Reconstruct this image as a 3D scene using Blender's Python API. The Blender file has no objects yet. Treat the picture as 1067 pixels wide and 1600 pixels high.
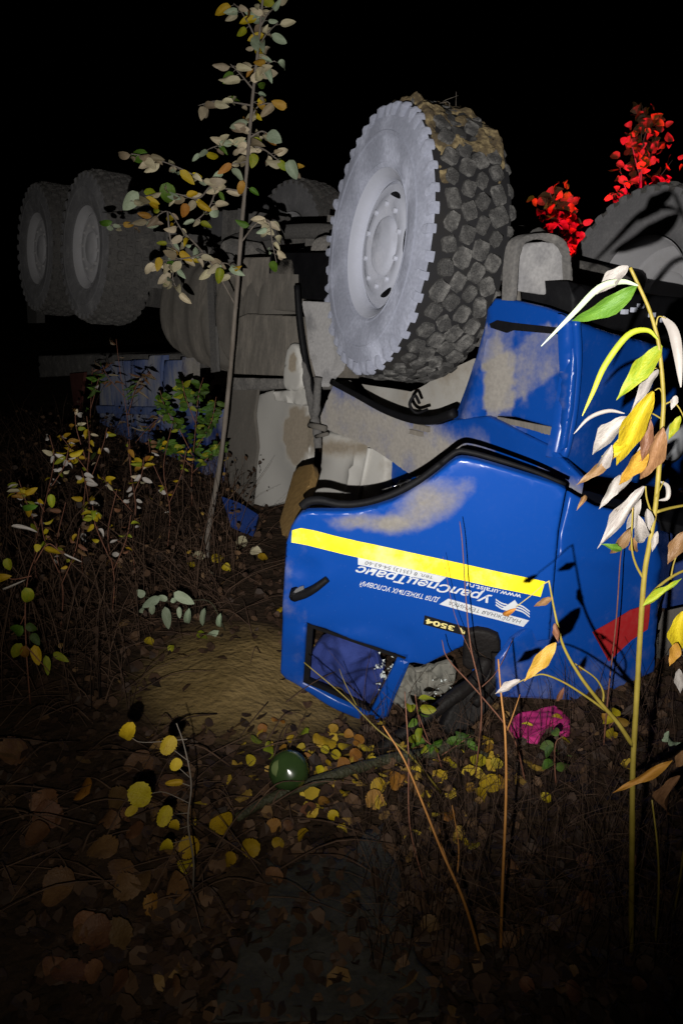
import bpy, bmesh, math, random
from mathutils import Vector, Matrix, noise
from mathutils.geometry import delaunay_2d_cdt, intersect_line_plane
random.seed(7)
R = math.radians
scene = bpy.context.scene
COL = scene.collection

# ------------------------------------------------------------------ camera, night sky, torch
F = 1200.0                                  # focal length in pixels of the 1067 x 1600 picture
CAM = Vector((0, 0, 1.57))
PITCH = math.atan(400 / F)
cd = bpy.data.cameras.new('camera'); cam = bpy.data.objects.new('camera', cd); COL.objects.link(cam)
cd.sensor_fit = 'VERTICAL'; cd.sensor_height = 24; cd.lens = 24 * F / 1600
cd.clip_start = 0.05; cd.clip_end = 500
cam.location = CAM; cam.rotation_euler = (math.pi / 2 - PITCH, 0, 0)
scene.camera = cam

w = bpy.data.worlds.new('World'); scene.world = w; w.use_nodes = True
nt = w.node_tree; bgn = nt.nodes['Background']
sky = nt.nodes.new('ShaderNodeTexSky'); sky.sky_type = 'NISHITA'; sky.sun_disc = False
sky.sun_elevation = R(-8); sky.sun_rotation = R(200)
nt.links.new(sky.outputs[0], bgn.inputs[0]); bgn.inputs[1].default_value = 0.02

def fwd():  return Vector((0, math.cos(PITCH), -math.sin(PITCH)))
def upv():  return Vector((0, math.sin(PITCH), math.cos(PITCH)))
def ray(px, py):
    return Vector((1, 0, 0)) * ((px - 533.5) / F) + upv() * ((800 - py) / F) + fwd()
def at(px, py, Y):
    d = ray(px, py); return CAM + d * (Y / d.y)
def gnd(px, py, z=0.0):
    d = ray(px, py); return CAM + d * ((z - CAM.z) / d.z)
def on(px, py, pl):
    d = ray(px, py); P0, n = pl
    return CAM + d * ((P0 - CAM).dot(n) / d.dot(n))
def proj(P):
    q = P - CAM; z = q.dot(fwd())
    return (533.5 + F * q.x / z, 800 - F * q.dot(upv()) / z)

def spot(name, loc, target, power, size, blend, col, rad):
    l = bpy.data.lights.new(name, 'SPOT'); o = bpy.data.objects.new(name, l); COL.objects.link(o)
    l.energy = power; l.spot_size = R(size); l.spot_blend = blend; l.color = col; l.shadow_soft_size = rad
    o.location = loc; o.rotation_euler = (Vector(target) - Vector(loc)).to_track_quat('-Z', 'Y').to_euler()
    return o
TORCH = CAM + Vector((-0.075, 0.02, -0.165))
spot('torch_beam', TORCH, at(690, 525, 4.0), 500, 78, 1.0, (1.0, 0.97, 0.94), 0.006)
spot('torch_spill_fill', TORCH, at(430, 740, 3.0), 54, 94, 1.0, (1.0, 0.90, 0.74), 0.006)  # torch spill plus added warm fill, aimed left to brighten the ground

vs = scene.view_settings
vs.view_transform = 'Standard'; vs.look = 'None'; vs.gamma = 1; vs.exposure = 0; vs.use_curve_mapping = False

# ------------------------------------------------------------------ materials
MATS = {}
def nodes(name):
    m = bpy.data.materials.new(name); m.use_nodes = True
    t = m.node_tree; b = t.nodes['Principled BSDF']
    return m, t, b, (lambda k: t.nodes.new(k)), t.links.new
def ramp_mat(name, cols, rough=0.8, scale=8, detail=6, bump=0.0, bscale=60, spec=0.3, metal=0.0, drough=0.0,
             stretch=(1, 1, 1), rnd=0.0, obj=False, spots=None, trans=0.0):
    m, t, b, N, L = nodes(name)
    if obj:
        co = N('ShaderNodeTexCoord'); vec = co.outputs['Object']
    else:
        co = N('ShaderNodeNewGeometry'); vec = co.outputs['Position']
    mp = N('ShaderNodeMapping'); mp.inputs['Scale'].default_value = stretch; L(vec, mp.inputs[0])
    nz = N('ShaderNodeTexNoise'); nz.inputs['Scale'].default_value = scale; nz.inputs['Detail'].default_value = detail
    nz.inputs['Roughness'].default_value = 0.65
    L(mp.outputs[0], nz.inputs['Vector'])
    rp = N('ShaderNodeValToRGB'); e = rp.color_ramp.elements
    k = len(cols)
    e[0].position = 0.3; e[0].color = (*cols[0], 1); e[1].position = 0.7; e[1].color = (*cols[-1], 1)
    for i in range(1, k - 1):
        q = e.new(0.3 + 0.4 * i / (k - 1)); q.color = (*cols[i], 1)
    L(nz.outputs[0], rp.inputs[0]); out = rp.outputs[0]
    if rnd:
        oi = N('ShaderNodeObjectInfo'); hs = N('ShaderNodeHueSaturation')
        mr = N('ShaderNodeMapRange'); mr.inputs[3].default_value = 0.5 - 0.03 * rnd; mr.inputs[4].default_value = 0.5 + 0.03 * rnd
        mv = N('ShaderNodeMapRange'); mv.inputs[3].default_value = 1 - 0.5 * rnd; mv.inputs[4].default_value = 1 + 0.35 * rnd
        ml = N('ShaderNodeMath'); ml.operation = 'FRACT'; m2 = N('ShaderNodeMath'); m2.operation = 'MULTIPLY'; m2.inputs[1].default_value = 7.31
        L(oi.outputs['Random'], mr.inputs[0]); L(oi.outputs['Random'], m2.inputs[0]); L(m2.outputs[0], ml.inputs[0]); L(ml.outputs[0], mv.inputs[0])
        L(mr.outputs[0], hs.inputs['Hue']); L(mv.outputs[0], hs.inputs['Value']); L(out, hs.inputs['Color']); out = hs.outputs[0]
    if spots:
        n2 = N('ShaderNodeTexNoise'); n2.inputs['Scale'].default_value = spots[1]; n2.inputs['Detail'].default_value = 2
        L(mp.outputs[0], n2.inputs['Vector'])
        r2 = N('ShaderNodeValToRGB'); r2.color_ramp.elements[0].position = spots[2]; r2.color_ramp.elements[1].position = spots[2] + 0.05
        L(n2.outputs[0], r2.inputs[0]); mx = N('ShaderNodeMix'); mx.data_type = 'RGBA'
        L(r2.outputs[0], mx.inputs[0]); L(out, mx.inputs[6]); mx.inputs[7].default_value = (*spots[0], 1); out = mx.outputs[2]
    L(out, b.inputs['Base Color'])
    b.inputs['Roughness'].default_value = rough; b.inputs['Specular IOR Level'].default_value = spec
    b.inputs['Metallic'].default_value = metal; b.inputs['Diffuse Roughness'].default_value = drough
    if bump:
        bn = N('ShaderNodeTexNoise'); bn.inputs['Scale'].default_value = bscale; bn.inputs['Detail'].default_value = 5
        L(mp.outputs[0], bn.inputs['Vector'])
        bp = N('ShaderNodeBump'); bp.inputs['Strength'].default_value = bump; bp.inputs['Distance'].default_value = 0.02
        L(bn.outputs[0], bp.inputs['Height']); L(bp.outputs[0], b.inputs['Normal'])
    if trans:
        tr = N('ShaderNodeBsdfTranslucent'); ms = N('ShaderNodeMixShader'); ms.inputs[0].default_value = trans
        L(out, tr.inputs[0]); L(b.outputs[0], ms.inputs[1]); L(tr.outputs[0], ms.inputs[2]); L(ms.outputs[0], t.nodes['Material Output'].inputs[0])
    MATS[name] = m
    return m
def dusty(name, base, dust, rough=0.32, amount=0.1, base2=None, scale=7, spec=0.5, metal=0, fine=0.25, streak=(1, 1, 1), soft=0.22, bump=0.12, bsc=None):
    """paint with dirt laid on it: the vertex attribute 'dust' says where the dirt is thick, noise breaks it up"""
    m, t, b, N, L = nodes(name)
    g = N('ShaderNodeNewGeometry'); at_ = N('ShaderNodeAttribute'); at_.attribute_name = 'dust'
    mp = N('ShaderNodeMapping'); mp.inputs['Scale'].default_value = streak; L(g.outputs['Position'], mp.inputs[0])
    nz = N('ShaderNodeTexNoise'); nz.inputs['Scale'].default_value = scale; nz.inputs['Detail'].default_value = 8; nz.inputs['Roughness'].default_value = 0.7
    L(mp.outputs[0], nz.inputs['Vector'])
    n2 = N('ShaderNodeTexNoise'); n2.inputs['Scale'].default_value = scale * 9; n2.inputs['Detail'].default_value = 4; L(mp.outputs[0], n2.inputs['Vector'])
    mr = N('ShaderNodeMapRange'); mr.inputs[1].default_value = 0.32; mr.inputs[2].default_value = 0.68; mr.inputs[3].default_value = -soft; mr.inputs[4].default_value = soft
    L(nz.outputs[0], mr.inputs[0])
    a = N('ShaderNodeMath'); a.operation = 'ADD'; L(at_.outputs['Fac'], a.inputs[0]); L(mr.outputs[0], a.inputs[1])
    s = N('ShaderNodeMapRange'); s.interpolation_type = 'SMOOTHSTEP'; s.inputs[1].default_value = 0.08; s.inputs[2].default_value = 1.0; L(a.outputs[0], s.inputs[0])
    f = N('ShaderNodeMath'); f.operation = 'MULTIPLY_ADD'; f.inputs[1].default_value = fine; f.inputs[2].default_value = amount - fine / 2; L(n2.outputs[0], f.inputs[0])
    a2 = N('ShaderNodeMath'); a2.operation = 'ADD'; a2.use_clamp = True; L(s.outputs[0], a2.inputs[0]); L(f.outputs[0], a2.inputs[1])
    mx = N('ShaderNodeMix'); mx.data_type = 'RGBA'; mx.inputs[6].default_value = (*base, 1); L(a2.outputs[0], mx.inputs[0])
    dr = N('ShaderNodeValToRGB'); de = dr.color_ramp.elements
    de[0].position = .3; de[0].color = (*[c * 0.86 for c in dust], 1); de[1].position = .7; de[1].color = (*[min(1, c * 1.09) for c in dust], 1)
    L(n2.outputs[0], dr.inputs[0]); L(dr.outputs[0], mx.inputs[7])
    L(mx.outputs[2], b.inputs['Base Color'])
    rr = N('ShaderNodeMapRange'); rr.inputs[3].default_value = rough; rr.inputs[4].default_value = 0.95; L(a2.outputs[0], rr.inputs[0]); L(rr.outputs[0], b.inputs['Roughness'])
    sp = N('ShaderNodeMapRange'); sp.inputs[3].default_value = spec; sp.inputs[4].default_value = 0.05; L(a2.outputs[0], sp.inputs[0]); L(sp.outputs[0], b.inputs['Specular IOR Level'])
    L(a2.outputs[0], b.inputs['Diffuse Roughness'])
    bp = N('ShaderNodeBump'); bp.inputs['Strength'].default_value = bump; bp.inputs['Distance'].default_value = 0.01; L((n2 if bsc else nz).outputs[0], bp.inputs['Height']); L(bp.outputs[0], b.inputs['Normal'])
    b.inputs['Metallic'].default_value = metal
    MATS[name] = m
    return m

DUST = (0.235, 0.22, 0.20)
blue = dusty('blue_paint', (0.004, 0.052, 0.285), DUST, rough=0.27, amount=0.0, fine=.03, spec=.3, bump=.03)
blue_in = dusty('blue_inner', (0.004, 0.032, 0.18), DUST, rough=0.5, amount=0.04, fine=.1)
bluedull = dusty('blue_bed', (0.03, 0.09, 0.32), (0.21, 0.21, 0.22), rough=0.6, amount=0.2, scale=5, streak=(3, 3, .6))
palem = dusty('pale_paint', (0.50, 0.49, 0.46), (0.21, 0.18, 0.14), rough=0.6, amount=0.06)
greyd = dusty('dusty_grey', (0.085, 0.08, 0.072), (0.19, 0.17, 0.145), rough=0.8, amount=0.35, scale=6, streak=(5, 5, 1.0), fine=.4)
ironm = dusty('iron', (0.055, 0.055, 0.057), (0.25, 0.235, 0.215), rough=0.7, amount=0.3, scale=9, fine=.5)
rubber = dusty('rubber_tread', (0.010, 0.010, 0.011), (0.20, 0.195, 0.185), rough=0.85, amount=0.20, scale=22, fine=.75, soft=.3, bump=.6, bsc=1)
rubgap = dusty('rubber_groove', (0.008, 0.008, 0.010), (0.03, 0.028, 0.026), rough=0.9, amount=0.05, scale=25, fine=.3)
sidew = dusty('dusty_sidewall', (0.225, 0.24, 0.30), (0.34, 0.36, 0.44), rough=0.95, amount=0.4, scale=8, fine=.3, spec=.1)
rimm = dusty('dusty_rim', (0.52, 0.545, 0.64), (0.36, 0.37, 0.42), rough=0.8, amount=0.12, scale=10, fine=.3, spec=.2)
farside = dusty('far_sidewall', (0.15, 0.15, 0.16), (0.29, 0.285, 0.285), rough=0.95, amount=0.35, scale=8, spec=.1)
farrim = dusty('far_rim', (0.55, 0.55, 0.58), (0.4, 0.39, 0.38), rough=0.9, amount=0.3, scale=10)
black = ramp_mat('black_rubber', [(0.004, 0.004, 0.005), (0.009, 0.009, 0.010)], rough=0.6, spec=.12, bump=.1)
blackd = ramp_mat('black_plastic', [(0.005, 0.0045, 0.004), (0.012, 0.010, 0.0095)], rough=0.6, spec=.15, bump=.25)
tape = ramp_mat('yellow_tape', [(0.95, 0.74, 0.0), (1.0, 0.85, 0.03), (1.0, 0.95, 0.30)], rough=0.5, spec=.3, scale=5)  # palest tone paints in the torch glare thrown back by the tape
white = ramp_mat('white_vinyl', [(0.50, 0.52, 0.54), (0.60, 0.62, 0.64)], rough=0.4, scale=30)
ink = ramp_mat('grey_print', [(0.04, 0.045, 0.055), (0.07, 0.075, 0.09)], rough=0.6)
gold = ramp_mat('gold_print', [(0.60, 0.50, 0.17), (0.78, 0.68, 0.30)], rough=0.5, scale=60)
redm = dusty('red_panel', (0.36, 0.008, 0.012), (0.18, 0.10, 0.08), rough=0.5, amount=0.08)
pink = ramp_mat('pink_cloth', [(0.40, 0.015, 0.13), (0.55, 0.04, 0.22)], rough=0.9, scale=20, bump=.08)
navy = ramp_mat('navy_cloth', [(0.012, 0.022, 0.12), (0.025, 0.045, 0.20)], rough=0.85, scale=12, bump=.3, bscale=150)
greyc = ramp_mat('grey_cloth', [(0.10, 0.10, 0.085), (0.22, 0.21, 0.18)], rough=0.9, scale=20, bump=.08)
wood = ramp_mat('brown_board', [(0.16, 0.095, 0.03), (0.27, 0.17, 0.06)], rough=0.8, scale=10, stretch=(6, 6, .6), bump=.2)
chrome = ramp_mat('chrome', [(0.55, 0.56, 0.58), (0.7, 0.7, 0.72)], rough=0.28, metal=.85)
mud = ramp_mat('dry_mud', [(0.03, 0.024, 0.018), (0.10, 0.075, 0.04), (0.30, 0.235, 0.12)], rough=0.95, scale=24, bump=.8, bscale=60, drough=1)
soil = None
bark = ramp_mat('grey_bark', [(0.09, 0.075, 0.06), (0.19, 0.165, 0.14)], rough=0.85, scale=40, stretch=(1, 1, .2), bump=.3)
barkdark = ramp_mat('wet_dark_bark', [(0.022, 0.022, 0.013), (0.055, 0.055, 0.028)], rough=0.55, scale=20, bump=.5, bscale=90)
twigred = ramp_mat('red_twig', [(0.13, 0.05, 0.03), (0.22, 0.10, 0.06)], rough=0.7, scale=30)
twigor = ramp_mat('orange_twig', [(0.20, 0.085, 0.018), (0.30, 0.14, 0.035)], rough=0.6, scale=30)
wstem = ramp_mat('willow_stem', [(0.13, 0.10, 0.012), (0.20, 0.155, 0.028)], rough=0.5, scale=25, spots=((.2, .12, .03), 90, .66))
def leafm(name, cols, sp=None, rnd=.6, tr=.18):
    return ramp_mat(name, cols, rough=0.55, scale=3.5, detail=5, obj=True, rnd=rnd, spots=sp, bump=.25, bscale=14, trans=tr, spec=.35)
lf_pale = leafm('pale_leaf', [(0.34, 0.295, 0.19), (0.48, 0.42, 0.28)], tr=.1)
lf_white = leafm('white_leaf', [(0.34, 0.31, 0.28), (0.46, 0.43, 0.39)], ((.3, .25, .2), 7, .70), rnd=.2, tr=.1)
lf_wwhite = leafm('dimmed_white_leaf', [(0.16, 0.142, 0.128), (0.25, 0.23, 0.21)], ((.10, .08, .06), 9, .68), rnd=.25, tr=.1)  # darker copy of the white leaf, dimmed to offset the close torch
lf_pgreen = leafm('pale_green_leaf', [(0.20, 0.25, 0.16), (0.30, 0.36, 0.25)], tr=.1)
lf_green = leafm('green_leaf', [(0.045, 0.11, 0.008), (0.09, 0.17, 0.015)], rnd=.4)
lf_dgreen = leafm('dark_green_leaf', [(0.035, 0.075, 0.010), (0.07, 0.125, 0.022)], rnd=.6)
lf_ygreen = leafm('yellow_green_leaf', [(0.12, 0.19, 0.01), (0.30, 0.27, 0.01)], rnd=.5)
lf_yellow = leafm('yellow_leaf', [(0.36, 0.25, 0.006), (0.48, 0.36, 0.012)], ((.22, .12, .01), 16, .66), rnd=.6)
lf_orange = leafm('orange_leaf', [(0.24, 0.11, 0.012), (0.34, 0.18, 0.025)], ((.25, .10, .02), 9, .66), rnd=.6)
lf_brown = leafm('brown_leaf', [(0.11, 0.05, 0.02), (0.19, 0.10, 0.045)], ((.14, .06, .02), 8, .66), rnd=.6)
lf_red = leafm('thin_pale_leaf', [(0.24, 0.19, 0.12), (0.34, 0.27, 0.17)], tr=.35)
glassg = ramp_mat('green_glass', [(0.014, 0.03, 0.008), (0.03, 0.055, 0.016)], rough=0.16, spec=.5)
glassp = ramp_mat('pale_green_glass', [(0.09, 0.13, 0.04), (0.14, 0.18, 0.07)], rough=0.2, spec=.6)
film = ramp_mat('dark_plastic_sheet', [(0.022, 0.022, 0.020), (0.060, 0.058, 0.052)], rough=0.7, scale=9, detail=10, bump=.3, bscale=60, spec=.3)

# ------------------------------------------------------------------ object helpers
WM = {}
def tag(o, label, cat, group=None):
    o['label'] = label; o['category'] = cat
    if group: o['group'] = group
    return o
def place(ob, M, parent=None):
    WM[ob] = M.copy()
    if parent is not None:
        ob.parent = parent; ob.matrix_basis = WM[parent].inverted() @ M
    else:
        ob.matrix_basis = M
    return ob
def empty(name, loc):
    o = bpy.data.objects.new(name, None); COL.objects.link(o); o.empty_display_size = .2
    return place(o, Matrix.Translation(loc))
def link(name, me, M, parent=None, mat=None):
    if mat is not None and not me.materials: me.materials.append(mat)
    o = bpy.data.objects.new(name, me); COL.objects.link(o)
    return place(o, M, parent)
def mesh_world(name, verts, faces, mat, parent=None, smooth=True, attrs=None):
    """mesh given in world coordinates, its origin moved to its own middle"""
    lo = [min(v[i] for v in verts) for i in range(3)]; hi = [max(v[i] for v in verts) for i in range(3)]
    c = Vector([(a + b) / 2 for a, b in zip(lo, hi)])
    me = bpy.data.meshes.new(name); me.from_pydata([Vector(v) - c for v in verts], [], faces)
    if smooth: me.shade_smooth()
    if attrs:
        for k, vals in attrs.items():
            a = me.attributes.new(k, 'FLOAT', 'POINT'); a.data.foreach_set('value', vals)
    me.update()
    return link(name, me, Matrix.Translation(c), parent, mat)
def fix_normals(o):
    bm = bmesh.new(); bm.from_mesh(o.data); bmesh.ops.recalc_face_normals(bm, faces=bm.faces); bm.to_mesh(o.data); bm.free()
def fbm(p, s=1.0, o=4):
    return noise.fractal(Vector(p) * s, 1.0, 2.0, o)

def catmull(pts, n=6):
    pts = [Vector(p) for p in pts]
    if len(pts) < 3: 
        return [pts[0].lerp(pts[-1], i / n) for i in range(n + 1)]
    P = [pts[0] * 2 - pts[1]] + pts + [pts[-1] * 2 - pts[-2]]; out = []
    for i in range(1, len(P) - 2):
        a, b, c, d = P[i - 1], P[i], P[i + 1], P[i + 2]
        for k in range(n):
            t = k / n
            out.append(0.5 * ((2 * b) + (c - a) * t + (2 * a - 5 * b + 4 * c - d) * t * t + (3 * b - a - 3 * c + d) * t ** 3))
    out.append(P[-2]); return out
def tube_geo(pts, r0, r1, seg=6, base=0, wob=0.0):
    V = []; Fc = []
    n = len(pts); prev = None
    for i, p in enumerate(pts):
        d = (pts[min(i + 1, n - 1)] - pts[max(i - 1, 0)]).normalized()
        a = prev if prev is not None else (Vector((0, 0, 1)) if abs(d.z) < .9 else Vector((1, 0, 0)))
        x = (a - d * a.dot(d)).normalized(); y = d.cross(x); prev = x
        r = r0 + (r1 - r0) * i / max(1, n - 1)
        if wob: r *= 1 + wob * fbm(p, 30, 2)
        for k in range(seg):
            an = 2 * math.pi * k / seg
            V.append(p + x * (r * math.cos(an)) + y * (r * math.sin(an)))
    for i in range(n - 1):
        for k in range(seg):
            a = base + i * seg + k; b = base + i * seg + (k + 1) % seg
            Fc.append((a, b, b + seg, a + seg))
    Fc.append(tuple(base + k for k in reversed(range(seg)))); Fc.append(tuple(base + (n - 1) * seg + k for k in range(seg)))
    return V, Fc
def tubes(name, lst, mat, parent=None, seg=6, wob=0.0):
    V = []; Fc = []
    for pts, r0, r1 in lst:
        v, f = tube_geo(pts, r0, r1, seg, len(V), wob); V += v; Fc += f
    return mesh_world(name, V, Fc, mat, parent)

def inside(p, poly):
    c = False; n = len(poly); x, y = p
    for i in range(n):
        x1, y1 = poly[i]; x2, y2 = poly[(i + 1) % n]
        if (y1 > y) != (y2 > y) and x < (x2 - x1) * (y - y1) / (y2 - y1) + x1: c = not c
    return c
def segdist(p, a, b):
    ab = b - a; t = max(0, min(1, (p - a).dot(ab) / max(ab.length_squared, 1e-12)))
    return (p - a - ab * t).length
def plane3(*pts):
    P = [at(*p) for p in pts]; n = (P[1] - P[0]).cross(P[2] - P[0]).normalized()
    if n.dot(CAM - P[0]) < 0: n = -n
    return (P[0], n)
def vplane(x, y, dx, dy, tilt=0):
    n = Vector((dy, -dx, 0)).normalized()
    P0 = Vector((x, y, 0.9))
    if n.dot(CAM - P0) < 0: n = -n
    n = (n + Vector((0, 0, tilt))).normalized()
    return (P0, n)
def smooth_px(pts, n=4):
    out = catmull([Vector((p[0], p[1], 0)) for p in pts], n)
    return [(p.x, p.y) for p in out]
def panel(name, outline, pl, mat, parent=None, holes=(), thick=0.006, res=0.045, edge=0.0, disp=None, dust=None, wdir=None):
    """sheet whose outline is read off the photograph and laid on the real plane pl; given thickness, dents and dirt"""
    P0, n = pl
    e1 = n.cross(Vector((0, 0, 1)));  e1.normalize(); e2 = n.cross(e1)
    def to2(px):
        q = on(px[0], px[1], pl) - P0; return Vector((q.dot(e1), q.dot(e2)))
    def dense(poly):
        out = []
        for i in range(len(poly)):
            a, b = poly[i], poly[(i + 1) % len(poly)]
            k = max(1, int((b - a).length / (res * 0.7)))
            out += [a.lerp(b, j / k) for j in range(k)]
        return out
    loops = [dense([to2(p) for p in outline])] + [dense([to2(p) for p in h]) for h in holes]
    vs_ = []; es = []
    for lp in loops:
        b = len(vs_); vs_ += lp; es += [(b + i, b + (i + 1) % len(lp)) for i in range(len(lp))]
    nb = len(vs_)
    segs = [(vs_[a], vs_[b]) for a, b in es]
    lt = [[(p.x, p.y) for p in lp] for lp in loops]
    def ok(p):
        return inside(p, lt[0]) and not any(inside(p, h) for h in lt[1:])
    xs = [p.x for p in loops[0]]; ys = [p.y for p in loops[0]]
    x = min(xs) + res / 2; row = 0
    extra = []
    while x < max(xs):
        y = min(ys) + res / 2 * (1 + row % 2)
        while y < max(ys):
            q = Vector((x + random.uniform(-.2, .2) * res, y + random.uniform(-.2, .2) * res))
            if ok(q): extra.append(q)
            y += res
        x += res * .9; row += 1
    if edge:
        for lp in loops:
            m = len(lp)
            for i in range(m):
                d = (lp[(i + 1) % m] - lp[i - 1]);
                if d.length < 1e-6: continue
                d.normalize(); nn = Vector((-d.y, d.x))
                for s in (1, -1):
                    for k in (.25, .6, 1.0):
                        q = lp[i] + nn * (s * edge * k)
                        if ok(q) and min(segdist(q, *sg) for sg in segs) > edge * k * .8: extra.append(q)
    keep = [q for q in extra if edge == 0 or True]
    r = delaunay_2d_cdt(vs_ + keep, es, [], 0, 1e-5)
    v2, fcs = r[0], r[2]
    tris = [f for f in fcs if ok(sum((v2[i] for i in f), Vector((0, 0))) / len(f))]
    used = sorted({i for f in tris for i in f}); idx = {u: k for k, u in enumerate(used)}
    front = []; dst = []
    for u in used:
        q = v2[u]; P = P0 + e1 * q.x + e2 * q.y
        h = 0.0
        if edge:
            dd = min(segdist(q, *sg) for sg in segs)
            if dd < edge: h -= edge - math.sqrt(max(0, edge * edge - (edge - dd) ** 2))
        px = proj(P)
        if disp: h += disp(P, px)
        front.append(P + n * h); dst.append(dust(P, px) if dust else 0.0)
    tris = [tuple(idx[i] for i in f) for f in tris]
    N_ = len(front)
    ec = {}
    for f in tris:
        for i in range(len(f)):
            a, b = f[i], f[(i + 1) % len(f)]; ec.setdefault((min(a, b), max(a, b)), []).append((a, b))
    back = [p - (wdir * thick if wdir is not None else n * thick) for p in front]
    faces = list(tris) + [tuple(N_ + i for i in reversed(f)) for f in tris]
    V = front + back
    rim_base = len(V)
    for k, l in ec.items():
        if len(l) == 1:
            a, b = l[0]; faces.append((b, a, N_ + a, N_ + b))
    o = mesh_world(name, V, faces, mat, parent, smooth=False, attrs={'dust': dst + dst})
    fix_normals(o)
    o.data.shade_smooth()
    try: o.data.set_sharp_from_angle(angle=R(38))
    except Exception: pass
    return o
def box_geo(c, ax, ay, az, bev=0.0):
    """box from a centre and three half-axis vectors; chamfered when bev > 0"""
    bm = bmesh.new(); bmesh.ops.create_cube(bm, size=2)
    M = Matrix((ax, ay, az)).transposed()
    for v in bm.verts: v.co = c + M @ v.co
    if bev: bmesh.ops.bevel(bm, geom=bm.edges[:], offset=bev, segments=2, affect='EDGES', profile=.6)
    bmesh.ops.recalc_face_normals(bm, faces=bm.faces)
    bm.verts.index_update()
    V = [v.co.copy() for v in bm.verts]; Fc = [tuple(v.index for v in f.verts) for f in bm.faces]; bm.free()
    return V, Fc
def join(lst):
    V = []; Fc = []
    for v, f in lst:
        b = len(V); V += v; Fc += [tuple(b + i for i in q) for q in f]
    return V, Fc
def boxes(name, lst, mat, parent=None, bev=0.008, dust=0.0, smooth=False):
    V, Fc = join([box_geo(*b, bev) for b in lst])
    return mesh_world(name, V, Fc, mat, parent, smooth, attrs={'dust': [dust] * len(V)})
def lathe(profile, seg):
    """profile = [(x, r)], axis X"""
    V = []; Fc = []
    n = len(profile)
    for k in range(seg):
        a = 2 * math.pi * k / seg
        for x, r in profile: V.append(Vector((x, r * math.sin(a), r * math.cos(a))))
    for k in range(seg):
        k2 = (k + 1) % seg
        for i in range(n - 1): Fc.append((k * n + i, k * n + i + 1, k2 * n + i + 1, k2 * n + i))
    return V, Fc
def local_mesh(name, V, Fc, mat, smooth=True, dust=None):
    me = bpy.data.meshes.new(name); me.from_pydata(V, [], Fc)
    bm = bmesh.new(); bm.from_mesh(me); bmesh.ops.recalc_face_normals(bm, faces=bm.faces); bm.to_mesh(me); bm.free()
    if smooth:
        me.shade_smooth()
        try: me.set_sharp_from_angle(angle=R(40))
        except Exception: pass
    if dust is not None:
        a = me.attributes.new('dust', 'FLOAT', 'POINT'); a.data.foreach_set('value', [dust(Vector(v)) if callable(dust) else dust for v in V])
    me.materials.append(mat); return me

# ------------------------------------------------------------------ ground
def ground_h(x, y):
    h = 0.035 * noise.noise(Vector((x * .9, y * .9, 3))) + 0.018 * noise.noise(Vector((x * 3, y * 3, 9))) + 0.008 * noise.noise(Vector((x * 9, y * 9, 1)))
    h += 0.005 * noise.noise(Vector((x * 25, y * 25, 5)))
    h -= 0.13 * math.exp(-((x - .16) / .42) ** 2 - ((y - 2.62) / .42) ** 2)      # hollow pressed in under the cab
    h += 0.05 * math.exp(-((x + .36) / .3) ** 2 - ((y - 2.7) / .4) ** 2)
    return h
def trail(x, y):                              # bare trodden earth beside the cab: 1 inside, 0 outside
    px, py = proj(Vector((x, y, 0)))
    a = ((px - 385) / 190) ** 2 + ((py - 1075) / 82) ** 2
    return max(0.0, min(1.0, 1.35 - a + .5 * noise.noise(Vector((x * 4, y * 4, 0)))))
def axis_(lo, hi, step, far):
    a = []; v = lo
    while v <= hi: a.append(v); v += step
    s = step; l = lo; h = hi; A = []; B = []
    while h < far: s *= 1.5; h += s; B.append(h)
    s = step
    while l > -far: s *= 1.5; l -= s; A.append(l)
    return list(reversed(A)) + a + B
gx = axis_(-2.6, 2.2, 0.03, 160); gy = axis_(0.6, 5.4, 0.03, 160)
V = []; TR_ = []
for y in gy:
    for x in gx:
        near = abs(x) < 12 and -6 < y < 14
        V.append((x, y, ground_h(x, y) if near else 0.0)); TR_.append(trail(x, y) if (near and y > .5) else 0.0)
nx = len(gx); Fc = [(j * nx + i, j * nx + i + 1, (j + 1) * nx + i + 1, (j + 1) * nx + i) for j in range(len(gy) - 1) for i in range(nx - 1)]
m, t, b, N, L = nodes('soil')
g = N('ShaderNodeNewGeometry'); n1 = N('ShaderNodeTexNoise'); n1.inputs['Scale'].default_value = 5; n1.inputs['Detail'].default_value = 10; n1.inputs['Roughness'].default_value = .7
L(g.outputs['Position'], n1.inputs['Vector'])
r1 = N('ShaderNodeValToRGB'); r1.color_ramp.elements[0].color = (0.014, 0.009, 0.006, 1); r1.color_ramp.elements[1].color = (0.055, 0.034, 0.02, 1); r1.color_ramp.elements[0].position = .3; r1.color_ramp.elements[1].position = .7
r2 = N('ShaderNodeValToRGB'); r2.color_ramp.elements[0].color = (0.13, 0.088, 0.030, 1); r2.color_ramp.elements[1].color = (0.27, 0.19, 0.08, 1); r2.color_ramp.elements[0].position = .3; r2.color_ramp.elements[1].position = .7
L(n1.outputs[0], r1.inputs[0]); L(n1.outputs[0], r2.inputs[0])
aa = N('ShaderNodeAttribute'); aa.attribute_name = 'bare'; mx = N('ShaderNodeMix'); mx.data_type = 'RGBA'
L(aa.outputs['Fac'], mx.inputs[0]); L(r1.outputs[0], mx.inputs[6]); L(r2.outputs[0], mx.inputs[7]); L(mx.outputs[2], b.inputs['Base Color'])
b.inputs['Roughness'].default_value = .9; b.inputs['Specular IOR Level'].default_value = .15
n2 = N('ShaderNodeTexNoise'); n2.inputs['Scale'].default_value = 38; n2.inputs['Detail'].default_value = 8; L(g.outputs['Position'], n2.inputs['Vector'])
bp = N('ShaderNodeBump'); bp.inputs['Strength'].default_value = .7; bp.inputs['Distance'].default_value = .02; L(n2.outputs[0], bp.inputs['Height']); L(bp.outputs[0], b.inputs['Normal'])
soil = m
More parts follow.
